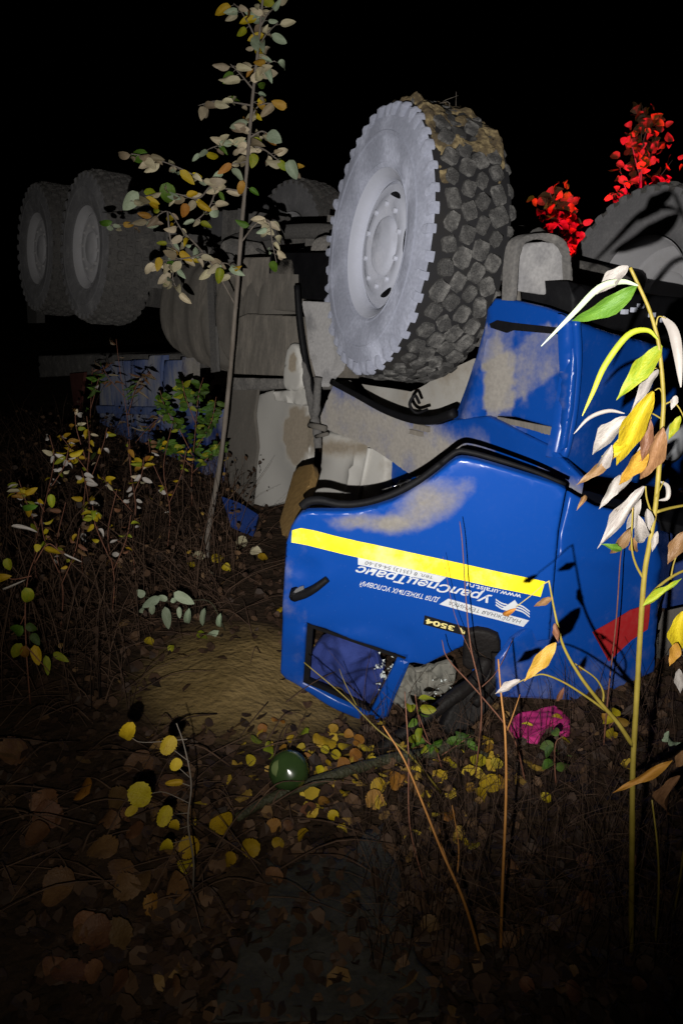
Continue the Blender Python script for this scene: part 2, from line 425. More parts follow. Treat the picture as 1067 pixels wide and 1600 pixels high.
ground = mesh_world('ground', V, Fc, soil, attrs={'bare': TR_}); ground['kind'] = 'structure'
def drop(x, y): return Vector((x, y, ground_h(x, y)))
def gpx(px, py):
    P = gnd(px, py)
    for _ in range(3): P = gnd(px, py, ground_h(P.x, P.y))
    return P

# ------------------------------------------------------------------ the truck, on its roof
FV = Vector((0.6, -0.8, 0)); NV = Vector((-0.8, -0.6, 0)); ZV = Vector((0, 0, 1)); ROLL = R(6.5)
NR = NV * math.cos(ROLL) + ZV * math.sin(ROLL); ZR = ZV * math.cos(ROLL) - NV * math.sin(ROLL)
WC = Vector((0.315, 3.88, 1.60))              # centre of the near front wheel
AX = WC - NR * 1.02                           # middle of the front axle
def T(u, v, w_): return AX - FV * u + NR * v + ZR * w_
truck = empty('overturned_truck', (AX.x, AX.y, 0))
tag(truck, 'blue and grey heavy truck lying upside down with its wheels in the air', 'truck')

# --- wheels
TYRE = [(-.145, .325), (-.165, .335), (-.185, .37), (-.198, .42), (-.202, .47), (-.196, .525), (-.188, .568), (-.178, .597), (-.11, .608), (0, .612),
        (.11, .608), (.178, .597), (.188, .568), (.196, .525), (.2015, .488), (.207, .484), (.207, .474), (.202, .47), (.199, .42), (.186, .372), (.181, .360), (.184, .354), (.180, .345), (.165, .335), (.145, .325)]
RIM = [(-.15, .318), (-.13, .30), (.105, .289), (.118, .272), (.114, .245), (.126, .225), (.132, .205), (.132, .165), (.120, .15), (.120, .135), (.134, .125), (.142, .105), (.144, .06), (.148, .05), (.148, .0)]
RIMF = [(.108, .288), (.12, .291), (.13, .292), (.150, .305), (.162, .322), (.172, .336), (.166, .342), (.150, .338), (.14, .325), (.12, .305), (.108, .296)]
def hexblock(wx, wy, h, jit):
    """rubber tread block with chamfered top"""
    V = []; prof = [(-.5, -.30), (-.32, -.5), (.32, -.5), (.5, -.30), (.5, .30), (.32, .5), (-.32, .5), (-.5, .30)]
    for z, s in ((-.02, 1.08), (h * .72, 1.0), (h, .90)):
        for a, b_ in prof: V.append(Vector((a * wx * s * random.uniform(.88, 1.1) + jit * z * .1, b_ * wy * s * random.uniform(.88, 1.1), z + (random.uniform(-.005, .003) if z > 0 else 0))))
    Fc = [tuple(16 + k for k in range(8))]
    for i in range(2):
        for k in range(8):
            q = (k + 1) % 8; Fc.append((i * 8 + k, i * 8 + q, i * 8 + 8 + q, i * 8 + 8 + k))
    return V, Fc
def wheel_matrix(c, axis, spin=0):
    a = Vector(axis).normalized(); z = (ZV - a * ZV.dot(a)).normalized(); y = z.cross(a)
    M = Matrix((a, y, z)).transposed().to_4x4(); M.translation = c
    return M @ Matrix.Rotation(spin, 4, 'X')
def lug_geo():
    # shoulder lug: wraps from the tread over the edge on to the sidewall
    s = [(.010, .600), (.028, .598), (.044, .585), (.044, .550), (.02, .562), (.010, .58)]
    V = []
    for y, k in ((-.030, .86), (-.012, 1.0), (.018, 1.0), (.028, .88)):
        for x, r in s: V.append(Vector((.155 + x * k, y, (r - .56) * k + .56 + .012 * (r > .58))))
    n = len(s); Fc = [tuple(range(n)), tuple(reversed(range(3 * n, 4 * n)))]
    for i in range(3):
        for k in range(n):
            q = (k + 1) % n; Fc.append((i * n + k, i * n + q, (i + 1) * n + q, (i + 1) * n + k))
    return V, Fc
LUG = lug_geo()
rows = [(-.105, 0.0), (-.035, .5), (.035, 0.0), (.105, .5)]
NB = 42
me_tyre = local_mesh('tyre', *lathe(TYRE, 96), sidew, dust=lambda v: .25 + .5 * noise.noise(v * 5))
me_tyre.materials.append(rubgap)
for p in me_tyre.polygons:
    c = p.center; rr = math.hypot(c.y, c.z)
    if rr > .594: p.material_index = 1
me_rim = local_mesh('wheel', *join([lathe(RIM, 64), lathe(RIMF, 64)]), rimm, dust=lambda v: .12 + .35 * noise.noise(v * 7) + (.3 if math.hypot(v.y, v.z) < .2 else 0))
blockm = [local_mesh('tread_block', *hexblock(.067, .082, .029, j), rubber, dust=lambda v: random.uniform(.1, .55) if v.z > .015 else 0.0) for j in (-1, 0, 1, -1, 0, 1)]
blockm2 = [local_mesh('tread_block', *hexblock(.060, .072, .026, j), rubber, dust=lambda v: random.uniform(0, .35) if v.z > .015 else 0.0) for j in (-1, 1, 0, 1)]
lugm = local_mesh('shoulder_lug', *LUG, sidew, dust=lambda v: .3)
lugm_in = local_mesh('shoulder_lug', *LUG, rubber, dust=lambda v: .3)
nutm = local_mesh('wheel_nut', *lathe([(0, .015), (.022, .015), (.026, .011), (.026, 0)], 6), rimm, False, dust=.3)
fa = Vector((-.925, -.35, .125)).normalized()
MW = wheel_matrix(WC, fa)
fw = link('wheel', me_rim, MW, truck); fw['label'] = 'dusty near front wheel with coarse muddy tread'
link('tyre', me_tyre, MW, fw)
for k in range(NB):
    for x, off in rows:
        a = 2 * math.pi * (k + off + random.uniform(-.05, .05)) / NB
        M = MW @ Matrix.Rotation(-a, 4, 'X') @ Matrix.Translation((x + random.uniform(-.003, .003), 0, .600 + random.uniform(-.003, .002))) @ Matrix.Rotation(random.choice((-.4, .4)) + random.uniform(-.15, .15), 4, 'Z') @ Matrix.Rotation(random.uniform(-.06, .06), 4, 'X') @ Matrix.Diagonal((random.uniform(.85, 1.12), random.uniform(.85, 1.12), random.uniform(.75, 1.05), 1))
        link('tread_block', random.choice(blockm + blockm2), M, fw)
for k in range(42):
    for s in (1, -1):
        a = 2 * math.pi * (k + (.5 if s < 0 else 0)) / 42
        M = MW @ Matrix.Rotation(-a, 4, 'X') @ (Matrix.Identity(4) if s > 0 else Matrix.Diagonal((-1, 1, 1, 1)))
        M = M @ Matrix.Rotation(random.uniform(-.02, .02), 4, 'X') @ Matrix.Diagonal((random.uniform(.97, 1.03), random.uniform(.55, .95), random.uniform(.985, 1.0), 1))
        link('shoulder_lug', lugm if s > 0 else lugm_in, M, fw)
for k in range(10):
    a = 2 * math.pi * k / 10
    link('wheel_nut', nutm, MW @ Matrix.Translation((.126, .185 * math.sin(a), .185 * math.cos(a))) @ Matrix.Scale(.8, 4), fw)
# hand holes: black patches on the disc, their dark depth painted on
for a0 in (.25, 1.5, 2.75, 4.0, 5.25):
    V = []; Fc = []
    for k in range(9):
        a = a0 + .5 * (k / 8 - .5); wd = .011 * math.sqrt(max(.05, 1 - (k / 4 - 1) ** 2))
        for dr_ in (-wd, wd): V.append(Vector((.1225 - (dr_ * .6), (.232 + dr_) * math.sin(a), (.232 + dr_) * math.cos(a))))
    Fc = [(2 * k, 2 * k + 1, 2 * k + 3, 2 * k + 2) for k in range(8)]
    link('hand_hole_shade', local_mesh('hand_hole_shade', V, Fc, black), MW, fw)
# mud caked between the blocks over the top of the tread
V = []; Fc = []; na, nxm = 110, 26
for i in range(na):
    a = -.75 + 2.15 * i / (na - 1)
    for j in range(nxm):
        x = -.19 + .36 * j / (nxm - 1)
        p = Vector((x * 8, math.cos(a) * 5, math.sin(a) * 5))
        e = min(1, 3.0 * min(i / na, 1 - i / na)) 
        r = .590 + .040 * max(-.2, .72 + noise.noise(p) + .6 * noise.noise(p * 2.7) - .9 * max(0, a - .85)) * e + .006 * noise.noise(p * 9) - .04 * max(0, abs(x) - .155) / .035
        V.append(Vector((x, r * math.sin(a), r * math.cos(a))))
Fc = [(i * nxm + j, i * nxm + j + 1, (i + 1) * nxm + j + 1, (i + 1) * nxm + j) for i in range(na - 1) for j in range(nxm - 1)]
link('mud_layer', local_mesh('mud_layer', V, Fc, mud), MW, fw)
for k in range(9):
    a = random.uniform(-.3, .5); x = random.uniform(-.15, .05); r_ = .635
    P = MW @ Vector((x, r_ * math.sin(a), r_ * math.cos(a)))
    tubes('grass_blade', [(catmull([P - ZV * .02, P + Vector((random.uniform(-.05, .05), random.uniform(-.03, .03), random.uniform(.0, .03))), P + Vector((random.uniform(-.12, .12), random.uniform(-.05, .05), random.uniform(-.02, .05)))], 3), .002, .001)], bark, fw, 4)
# other wheels: the same wheel seen far off, blocks joined
def far_tyre():
    parts = [lathe(TYRE, 64)]
    for k in range(NB):
        for x, off in rows:
            a = 2 * math.pi * (k + off) / NB
            M = Matrix.Rotation(-a, 4, 'X') @ Matrix.Translation((x, 0, .6))
            v, f = hexblock(.058, .07, .03, 0); parts.append(([M @ q for q in v], f))
    for k in range(36):
        for s in (1, -1):
            M = Matrix.Rotation(-2 * math.pi * k / 36, 4, 'X') @ Matrix.Diagonal((s, 1, 1, 1))
            v, f = LUG; parts.append(([M @ q for q in v], f))
    return join(parts)
me_far = local_mesh('tyre', *far_tyre(), farside, dust=.2)
me_far.materials.append(ironm)
for p in me_far.polygons:
    if math.hypot(p.center.y, p.center.z) > .58: p.material_index = 1
me_frim = local_mesh('wheel', *join([lathe(RIM, 48), lathe(RIMF, 48)]), farrim, dust=.2)
nutf = local_mesh('wheel_nut', *lathe([(0, .015), (.022, .015), (.026, .011), (.026, 0)], 6), farrim, False, dust=.5)
def far_wheel(c, axis, label, spin=0):
    M = wheel_matrix(c, axis, spin)
    o = link('wheel', me_frim, M, truck); o['label'] = label
    link('tyre', me_far, M, o)
    for k in range(10):
        a = 2 * math.pi * k / 10
        link('wheel_nut', nutf, M @ Matrix.Translation((.126, .185 * math.sin(a), .185 * math.cos(a))) @ Matrix.Scale(.8, 4), o)
RU = 3.92
far_wheel(T(RU, 1.02, .02), NR, 'dim middle wheel on the near side', .2)
far_wheel(T(RU + 1.40, 1.02, .02), NR, 'dimmest rearmost wheel on the near side', .5)
far_wheel(T(RU - .12, -.92, .27), -NR, 'middle wheel on the far side', .9)
far_wheel(T(RU + 1.4, -1.02, .06), -NR, 'rear wheel on the far side', .3)
far_wheel(T(-.02, -1.10, .0), Vector((.83, .50, -.14)), 'far front wheel in the shadow of leaves', .1)

# --- running gear
def tb(u0, u1, v0, v1, w0, w1):
    return (T((u0 + u1) / 2, (v0 + v1) / 2, (w0 + w1) / 2), -FV * ((u1 - u0) / 2), NR * ((v1 - v0) / 2), ZR * ((w1 - w0) / 2))
for s in (1, -1):
    boxes('frame_rail', [tb(-.75, 6.2, .40 * s - .045, .40 * s + .045, -.42, -.17)], ironm, truck, .01, .2)
boxes('cross_member', [tb(.9, 1.0, -.35, .35, -.40, -.2)], ironm, truck, .01, .2)
boxes('cross_member', [tb(2.5, 2.62, -.35, .35, -.40, -.2)], ironm, truck, .01, .2)
def axle(u, vd, wd=0.02):
    V, Fc = join([tube_geo([T(u, -.86, wd), T(u, -.3, wd), T(u, .3, wd), T(u, .86, wd)], .075, .075, 14)])
    # differential bulge
    Vs, Fs = lathe([(-.19, .05), (-.17, .13), (-.08, .19), (.04, .20), (.12, .15), (.2, .08)], 20)
    M = Matrix((-FV, NR, ZR)).transposed().to_4x4(); M.translation = T(u, vd, wd)
    V, Fc = join([(V, Fc), ([M @ q for q in Vs], Fs)])
    mesh_world('axle', V, Fc, ironm, truck, attrs={'dust': [.3] * len(V)})
axle(-.02, .22); axle(RU, 0, .02); axle(RU + 1.4, 0, .02)
for u0, u1 in ((.5, 1.7), (1.9, RU - .15), (RU + .2, RU + 1.2)):
    tubes('drive_shaft', [([T(u0, .0, -.05), T(u1, .0, .0)], .055, .055)], ironm, truck, 12)
for s in (.56, -.56):
    tubes('leaf_spring', [(catmull([T(-.8, s, -.16), T(-.4, s, -.11), T(-.02, s, -.08), T(.4, s, -.11), T(.8, s, -.16)]), .045, .045)], ironm, truck, 4)
    tubes('leaf_spring', [(catmull([T(RU - .2, s, -.02), T(RU + .3, s, -.11), T(RU + .7, s, -.13), T(RU + 1.1, s, -.11), T(RU + 1.6, s, -.02)]), .06, .06)], ironm, truck, 4)
boxes('gearbox', [tb(1.2, 1.95, -.25, .25, -.25, .22), tb(1.35, 1.8, -.18, .18, .2, .30)], ironm, truck, .04, .4)
boxes('transfer_case', [tb(2.75, 3.2, -.28, .2, -.2, .25), tb(2.85, 3.1, -.1, .3, .1, .36)], ironm, truck, .05, .3)
tubes('air_pipe', [(catmull([T(1.0, .48, -.05), T(2.0, .5, -.08), T(3.2, .47, -.04), T(4.5, .5, -.07)]), .022, .022)], ironm, truck)
tubes('exhaust_pipe', [(catmull([T(.9, .30, .12), T(1.6, .42, .20), T(2.6, .40, .18), T(3.3, .35, .06)]), .05, .05)], ironm, truck, 10)
boxes('spring_hanger', [tb(.72, .86, .5, .62, -.45, -.1)], ironm, truck, .01, .3)
for u0 in (3.05, 3.35):
    boxes('air_cylinder', [tb(u0, u0 + .2, .55, .8, -.2, .12)], ironm, truck, .06, .3)

for k in range(5):
    u_ = 1.15 + k * .62
    tubes('brake_pipe', [(catmull([T(u_, .50 + .03 * k, -.10), T(u_ + .2, .62, .0 + .03 * (k % 2)), T(u_ + .45, .56, .06), T(u_ + .75, .49, -.06)]), .012, .010)], ironm, truck, 6)
for u_ in (1.05, 2.2, 3.0, 3.5):
    V, Fc = lathe([(-.16, 0), (-.16, .07), (-.13, .10), (.10, .10), (.14, .08), (.16, .0)], 20)
    Mt = Matrix((NR, -FV, ZR)).transposed().to_4x4(); Mt.translation = T(u_, .66, .02)
    link('brake_chamber', local_mesh('brake_chamber', V, Fc, ironm, dust=.4), Mt, truck)
# --- side boxes and tanks under the frame, between the axles
TS = (T(0, 1.02, 0), NR)                       # near side plane of the chassis
TS2 = (T(0, .90, 0), NR)
def streak(P, px): return .18 + .28 * noise.noise(Vector((px[0] * .06, px[1] * .01, 0)))
dep = .5
panel('fuel_tank', smooth_px([(243, 425), (252, 408), (285, 402), (316, 404), (325, 470), (330, 560), (318, 578), (285, 572), (255, 548), (243, 500), (243, 425)], 3),
      TS, greyd, truck, thick=.55, res=.05, edge=.14, dust=streak, disp=lambda P, px: -.10 * ((px[1] - 490) / 90) ** 2 + .012 * math.sin(px[0] * .28))['label'] = 'rounded grey fuel tank with vertical dirt streaks'
panel('fuel_tank', smooth_px([(328, 420), (340, 402), (400, 398), (420, 400), (428, 480), (432, 570), (420, 584), (370, 582), (338, 566), (328, 500), (328, 420)], 3),
      TS, greyd, truck, thick=.55, res=.05, edge=.10, dust=streak, disp=lambda P, px: -.10 * ((px[1] - 490) / 90) ** 2 + .012 * math.sin(px[0] * .28))['label'] = 'dusty ribbed tank beside the sapling stem'
panel('tank_strap', [(322, 403), (332, 403), (340, 580), (330, 582)], (T(0, 1.03, 0), NR), ironm, truck, thick=.02, res=.1)
panel('battery_box', [(385, 490), (462, 494), (462, 588), (362, 584), (362, 500)], (T(0, 1.08, 0), NR), greyd, truck, thick=.45, res=.05, edge=.012, dust=lambda P, px: .3 + .25 * noise.noise(Vector((px[0] * .09, px[1] * .012, 0))))
panel('battery_box_lid', [(372, 402), (462, 400), (462, 487), (390, 482), (374, 492)], (T(0, 1.00, 0), NR), greyd, truck, thick=.3, res=.06, edge=.02, dust=lambda P, px: .55 - (px[0] - 380) / 170 + .3 * noise.noise(Vector((px[0] * .03, px[1] * .03, 2))))
panel('box_shelf', [(362, 590), (462, 592), (470, 606), (356, 610)], (T(0, 1.02, 0), NR), ironm, truck, thick=.4, res=.08, edge=.01, dust=lambda P, px: .3)
boxes('mounting_plate', [tb(.55, 1.25, .45, 1.0, -.12, -.02)], black, truck, .01)

# pale cylinder tank and dirt flap behind the wheel
panel('dirt_flap', [(356, 600), (404, 604), (398, 650), (402, 700), (392, 790), (350, 752), (352, 640)], (T(0, .98, 0), NR), greyd, truck, thick=.02, res=.05, dust=lambda P, px: .12, disp=lambda P, px: .02 * noise.noise(P * 4))
panel('pale_panel', smooth_px([(398, 618), (440, 606), (478, 612), (485, 660), (486, 720), (470, 760), (440, 786), (396, 792), (376, 772), (390, 745), (397, 700), (393, 655), (398, 618)], 2),
      (T(0, .93, 0), NR), palem, truck, thick=.03, res=.05, edge=.015, disp=lambda P, px: .03 * noise.noise(P * 3),
      dust=lambda P, px: (1.0 if ((px[0] - 466) / 25) ** 2 + ((px[1] - 680) / 50) ** 2 < .8 else .35 if ((px[0] - 466) / 25) ** 2 + ((px[1] - 680) / 50) ** 2 < 1.2 else 0) + (.6 if px[0] < 394 and px[1] < 770 else 0))
panel('air_bottle', smooth_px([(447, 545), (455, 536), (464, 545), (470, 575), (470, 600), (462, 610), (447, 610), (441, 598), (443, 565), (447, 545)], 3), (T(0, 1.16, 0), NR), palem, truck, thick=.03, res=.03, edge=.02,
      dust=lambda P, px: .9 if 452 < px[0] < 463 and 552 < px[1] < 580 else 0)
panel('bottle_bracket', [(425, 612), (478, 606), (484, 626), (470, 634), (428, 626)], (T(0, 1.14, 0), NR), palem, truck, thick=.05, res=.04, edge=.01, dust=lambda P, px: .2, disp=lambda P, px: .02 * noise.noise(P * 20))
panel('spring_bracket', [(470, 470), (512, 472), (524, 560), (520, 578), (497, 604), (484, 560)], (T(0, 1.10, 0), NR), farside, truck, thick=.06, res=.03, edge=.015, dust=lambda P, px: .75 + .6 * noise.noise(P * 7), disp=lambda P, px: .015 * noise.noise(P * 8), holes=[smooth_px([(482, 518), (487, 524), (488, 534), (484, 532), (482, 518)], 2), smooth_px([(488, 552), (493, 558), (494, 570), (489, 564), (488, 552)], 2)])
panel('frame_gusset', [(414, 440), (446, 412), (512, 402), (516, 470), (462, 466), (462, 438)], (T(0, .98, 0), NR), black, truck, thick=.12, res=.07, edge=.006)
tubes('rubber_edging', [(catmull([at(464, 446, 4.35), at(468, 500, 4.32), (at(478, 570, 4.28)), at(492, 625, 4.2), at(505, 655, 4.1)]), .017, .022)], black, truck, 8)
tubes('mud_flap_bracket', [(catmull([at(474, 560, 4.30), at(484, 620, 4.2), at(494, 665, 4.05), at(497, 700, 4.0)]),   .024, .022), (catmull([at(497, 590, 4.1), at(494, 640, 4.1), at(490, 660, 4.05)]), .02, .02)], ironm, truck, 8, .3)
tubes('bracket_bolt', [([at(484, 664, 4.0), at(508, 670, 3.9)], .016, .014), ([at(494, 682, 4.0), at(512, 678, 3.92)], .011, .010)], greyd, truck, 8, .2)

# --- cab: sill and wheel-arch panel, inner structure
CS = vplane(.86, 2.80, -.6, .8, .05)
CSb = vplane(.90, 2.90, -.6, .8, .05)
panel('wheel_arch_panel', smooth_px([(520, 600), (560, 620), (600, 642), (640, 660), (680, 664), (712, 655), (760, 650)], 3) + [(860, 700), (905, 745), (900, 775), (860, 762), (800, 738), (760, 722)] + smooth_px([(740, 716), (715, 716), (690, 745), (650, 746), (610, 722), (575, 700), (540, 684), (505, 668), (500, 650)], 2),
      CS, blue, truck, thick=.02, res=.035, edge=.012, disp=lambda P, px: .018 * noise.noise(P * 5),
      dust=lambda P, px: .95 - max(0, (20 - (px[1] - (600 + (px[0] - 520) * .42))) / 40) * .8 - (.8 if px[0] > 770 and px[1] < 725 else 0) + .3 * noise.noise(P * 9))
tubes('rubber_seal', [(catmull([on(p[0], p[1], CS) + CS[1] * .02 for p in [(523, 597), (560, 616), (605, 640), (645, 654), (680, 656), (715, 645)]]), .014, .022)], black, truck, 8)
boxes('sill_slot', [(on(660, 668, CS) + CS[1] * .006, Vector((-.6, .8, 0)) * .05, ZV * .012, CS[1] * .008), (on(652, 676, CS) + CS[1] * .006, Vector((-.6, .8, 0)) * .04, ZV * .010, CS[1] * .008)], greyd, truck, .003, .5)
panel('door_sill', smooth_px([(503, 672), (560, 688), (600, 705), (600, 760), (590, 800), (520, 812), (462, 810), (470, 790), (490, 760), (498, 720), (503, 672)], 2), vplane(.86, 2.92, -.6, .8, .05), palem, truck, thick=.05, res=.04, edge=.02,
      disp=lambda P, px: .02 * noise.noise(P * 5) + (.02 if 556 < px[0] + (px[1] - 700) * .22 < 566 else 0), dust=lambda P, px: max(0, 1.0 - abs(px[1] - 700) / 26) * (px[0] < 575) + (.35 if px[0] > 590 else 0))
tubes('sill_pipe', [([on(563, 702, CS) + CS[1] * -.06, on(545, 790, CS) + CS[1] * -.06], .012, .012)], palem, truck, 8)
panel('inner_panel', [(578, 812), (590, 730), (620, 718), (660, 745), (720, 735), (760, 800), (700, 830)], vplane(.86, 3.02, -.6, .8, .05), blue, truck, thick=.03, res=.04, edge=.01, disp=lambda P, px: .04 * noise.noise(P * 9), dust=lambda P, px: .05)
panel('wiring_scrap', smooth_px([(610, 770), (625, 750), (648, 752), (655, 775), (630, 782), (610, 770)], 2), vplane(.86, 2.97, -.6, .8, .05), chrome, truck, thick=.01, res=.015, disp=lambda P, px: .03 * noise.noise(P * 40))
panel('step_board', [(458, 738), (468, 728), (488, 724), (490, 735), (470, 800), (462, 840), (440, 835), (436, 815)], plane3((440, 830, 3.1), (488, 724, 3.5), (470, 800, 3.12)), wood, truck, thick=.03, res=.05, edge=.006)
# arch liner seen through the gap under the tyre
panel('arch_liner', [(560, 600), (640, 612), (740, 560), (745, 650), (690, 670), (610, 650)], (T(0, .62, 0), NR), palem, truck, thick=.02, res=.06, dust=lambda P, px: .45 + .5 * noise.noise(P * 6), disp=lambda P, px: .05 * noise.noise(P * 4))
tubes('brake_hose', [(catmull([at(655, 630, 3.62), at(648, 618, 3.6), at(640, 632, 3.6), at(650, 645, 3.58), at(668, 640, 3.6)]), .008, .008)], black, truck)
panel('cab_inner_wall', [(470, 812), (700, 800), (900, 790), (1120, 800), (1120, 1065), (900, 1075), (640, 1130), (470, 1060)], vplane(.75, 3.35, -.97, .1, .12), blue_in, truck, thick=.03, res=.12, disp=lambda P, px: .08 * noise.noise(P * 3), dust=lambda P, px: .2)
panel('cab_underside', [(890, 500), (900, 750), (760, 720), (700, 650), (760, 560), (820, 490)], vplane(.90, 3.25, -.6, .8, .02), black, truck, thick=.05, res=.12, disp=lambda P, px: .05 * noise.noise(P * 3))

# --- front bumper corner with lamp
BX, BY = .835, 2.86
BS = vplane(BX, BY, -.6, .8, .06)
BF = vplane(BX, BY, .8, .6, .0)
def bdust(P, px):
    x, y = px
    d = 0
    if 755 < x < 885 and 505 < y < 690:
        d = .22 + .3 * noise.noise(Vector((x * .04, y * .006, 1)))
        if x < 800: d += .35 + .3 * noise.noise(Vector((x * .05 + y * .02, y * .01, 4)))
        if y > 640: d -= .2
        if abs((x - 795) * .7 + (y - 590)) < 45: d += .35
    elif x <= 755: d = .18 + .4 * noise.noise(Vector((x * .08 + y * .045, y * .01, 7)))
    return d
def bdisp(P, px):
    x, y = px; h = .006 * noise.noise(P * 4)
    if 762 < x < 872 and 515 < y < 700: h -= .012
    if x < 760: h += .012 * math.sin((x + y * .35) * .12)
    h -= .05 * max(0, (735 - x) / 60)
    return h
panel('bumper_side', [(772, 466), (800, 468), (850, 480), (893, 496), (897, 560), (890, 640), (880, 700), (866, 712), (820, 702), (770, 690), (720, 694), (682, 682), (700, 650), (722, 600), (738, 560), (752, 510), (756, 488)],
      BS, blue, truck, thick=.012, res=.022, edge=.012, disp=bdisp, dust=bdust, holes=[[(768, 650), (800, 652), (868, 672), (866, 680), (800, 664), (770, 658)]])
panel('bumper_recess_shade', [(764, 506), (776, 500), (800, 504), (892, 514), (890, 524), (800, 516), (790, 520), (766, 512)], (BS[0] + BS[1] * .003, BS[1]), black, truck, thick=.01, res=.03)  # flat black strip painted on for the shade in the recess
boxes('bumper_slot_edge', [(on(818, 668, BS) - BS[1] * .02, on(868, 678, BS) - on(818, 668, BS), ZV * .02, BS[1] * .006)], greyd, truck, .004, .3)
def fd(P, px): return .012 * noise.noise(P * 5) - .10 * max(0, (px[0] - 1000) / 120) ** 2
panel('bumper_front', [(888, 492), (905, 500), (960, 520), (1120, 560), (1120, 775), (1060, 770), (980, 752), (930, 745), (880, 735), (868, 716), (880, 660), (890, 590)],
      BF, blue, truck, thick=.02, res=.03, edge=.03, disp=fd, dust=lambda P, px: .05 + .15 * noise.noise(P * 6))
tubes('bumper_corner_trim', [(catmull([on(p[0], p[1], BF) + BF[1] * .002 + BS[1] * -.006 for p in [(896, 498), (899, 560), (893, 640), (882, 700), (872, 722)]]), .019, .019)], blue, truck, 8)
# head lamp
lampm = ramp_mat('lamp_glass', [(0.55, 0.57, 0.6), (0.75, 0.77, 0.8)], rough=.22, metal=.35, spec=.8, scale=30)
hc = on(1032, 682, BF) + BF[1] * .03
Vh, Fh = lathe([(0, .10), (.035, .098), (.045, .09), (.05, .075), (.062, .05), (.068, .025), (.07, 0)], 32)
Mh = Matrix((BF[1], BF[1].cross(ZV).normalized(), ZV)).transposed().to_4x4(); Mh.translation = hc
hl = link('head_lamp', local_mesh('head_lamp', Vh, Fh, lampm), Mh, truck)
Vh, Fh = lathe([(-.01, .115), (.03, .112), (.042, .104), (.036, .098), (-.01, .098)], 32)
link('lamp_ring', local_mesh('lamp_ring', Vh, Fh, black), Mh, hl)
panel('underrun_beam', [(896, 440), (960, 455), (1120, 470), (1120, 545), (960, 515), (896, 495)], vplane(.95, 3.12, .8, .6), black, truck, thick=.25, res=.08, edge=.02, disp=lambda P, px: .03 * noise.noise(P * 6))
for px_, py_ in ((962, 480), (975, 487), (990, 484), (1018, 492), (1035, 500), (1000, 478)):
    boxes('beam_bolt', [(on(px_, py_, vplane(.95, 3.11, .8, .6)), Vector((.012, .009, 0)), Vector((-.006, .008, 0)), ZV * .010)], rimm, truck, .003, .3)
# tow bracket standing up behind the bumper
TB = vplane(.90, 3.20, .85, .53)
panel('tow_bracket', smooth_px([(800, 470), (804, 400), (816, 372), (850, 364), (880, 372), (893, 400), (897, 470)], 3) + [(889, 472), (888, 400)] + smooth_px([(888, 400), (874, 379), (849, 373), (822, 380), (812, 404)], 2) + [(808, 470)], TB, ironm, truck, thick=.05, res=.03, edge=.008, dust=lambda P, px: .15 + .4 * noise.noise(P * 9))
panel('tow_plate', smooth_px([(816, 455), (814, 415), (822, 386), (850, 378), (876, 386), (888, 420), (888, 466), (850, 460), (816, 455)], 2), vplane(.90, 3.24, .85, .53), farside, truck, thick=.03, res=.03, edge=.01, dust=lambda P, px: .35 + .5 * noise.noise(P * 9), disp=lambda P, px: .008 * noise.noise(P * 8))
for a_ in ((806, 445, 808, 480), (888, 460, 888, 490)):
    tubes('tow_pin', [([at(a_[0], a_[1], 3.18), at(a_[2], a_[3], 3.14)], .016, .016)], greyd, truck, 8)

# --- crumpled front lower panel, right of the door
LP = plane3((880, 1080, 2.45), (1040, 1065, 2.62), (900, 770, 2.56))
def ldisp(P, px):
    x, y = px; h = .012 * noise.noise(P * 4)
    h += .02 * max(0, 1 - abs((y - 870) + (x - 940) * -.12) / 26) - .012 * max(0, 1 - abs((y - 985) - (x - 900) * .2) / 40)
    h -= .16 * max(0, (x - 1026) / 60)
    return h
panel('front_panel', [(890, 768), (930, 790), (975, 800), (1060, 822), (1120, 850), (1120, 940), (1066, 948), (1034, 960), (1024, 1050), (960, 1078), (905, 1096), (780, 1090), (778, 1030), (800, 1000), (846, 970), (862, 900)], LP, blue, truck, thick=.012, res=.03, edge=.012, disp=ldisp, dust=lambda P, px: max(-.1, .05 - (1000 - px[1]) / 600) + .1)
panel('red_plate', [(930, 990), (985, 954), (1016, 944), (1013, 984), (990, 1002), (952, 1034)], (LP[0] + LP[1] * .024, LP[1]), redm, truck, thick=.004, res=.03, disp=ldisp, dust=lambda P, px: .1 + .2 * noise.noise(P * 8))['label'] = 'torn red plate on the crumpled front panel'
panel('torn_lining', [(1040, 955), (1075, 945), (1120, 950), (1120, 1075), (1030, 1070)], plane3((1040, 960, 2.85), (1120, 955, 2.95), (1060, 1070, 2.72)), greyd, truck, thick=.02, res=.04, disp=lambda P, px: .05 * noise.noise(P * 8), dust=lambda P, px: .2 + .5 * noise.noise(P * 10))
panel('front_gap_shade', [(905, 762), (960, 778), (1030, 790), (1120, 806), (1120, 838), (1050, 818), (970, 798), (920, 785)], plane3((905, 762, 2.86), (1120, 806, 3.0), (1000, 790, 2.86)), black, truck, thick=.03, res=.05, edge=.01)  # black strip standing in for the shaded gap above the front panel

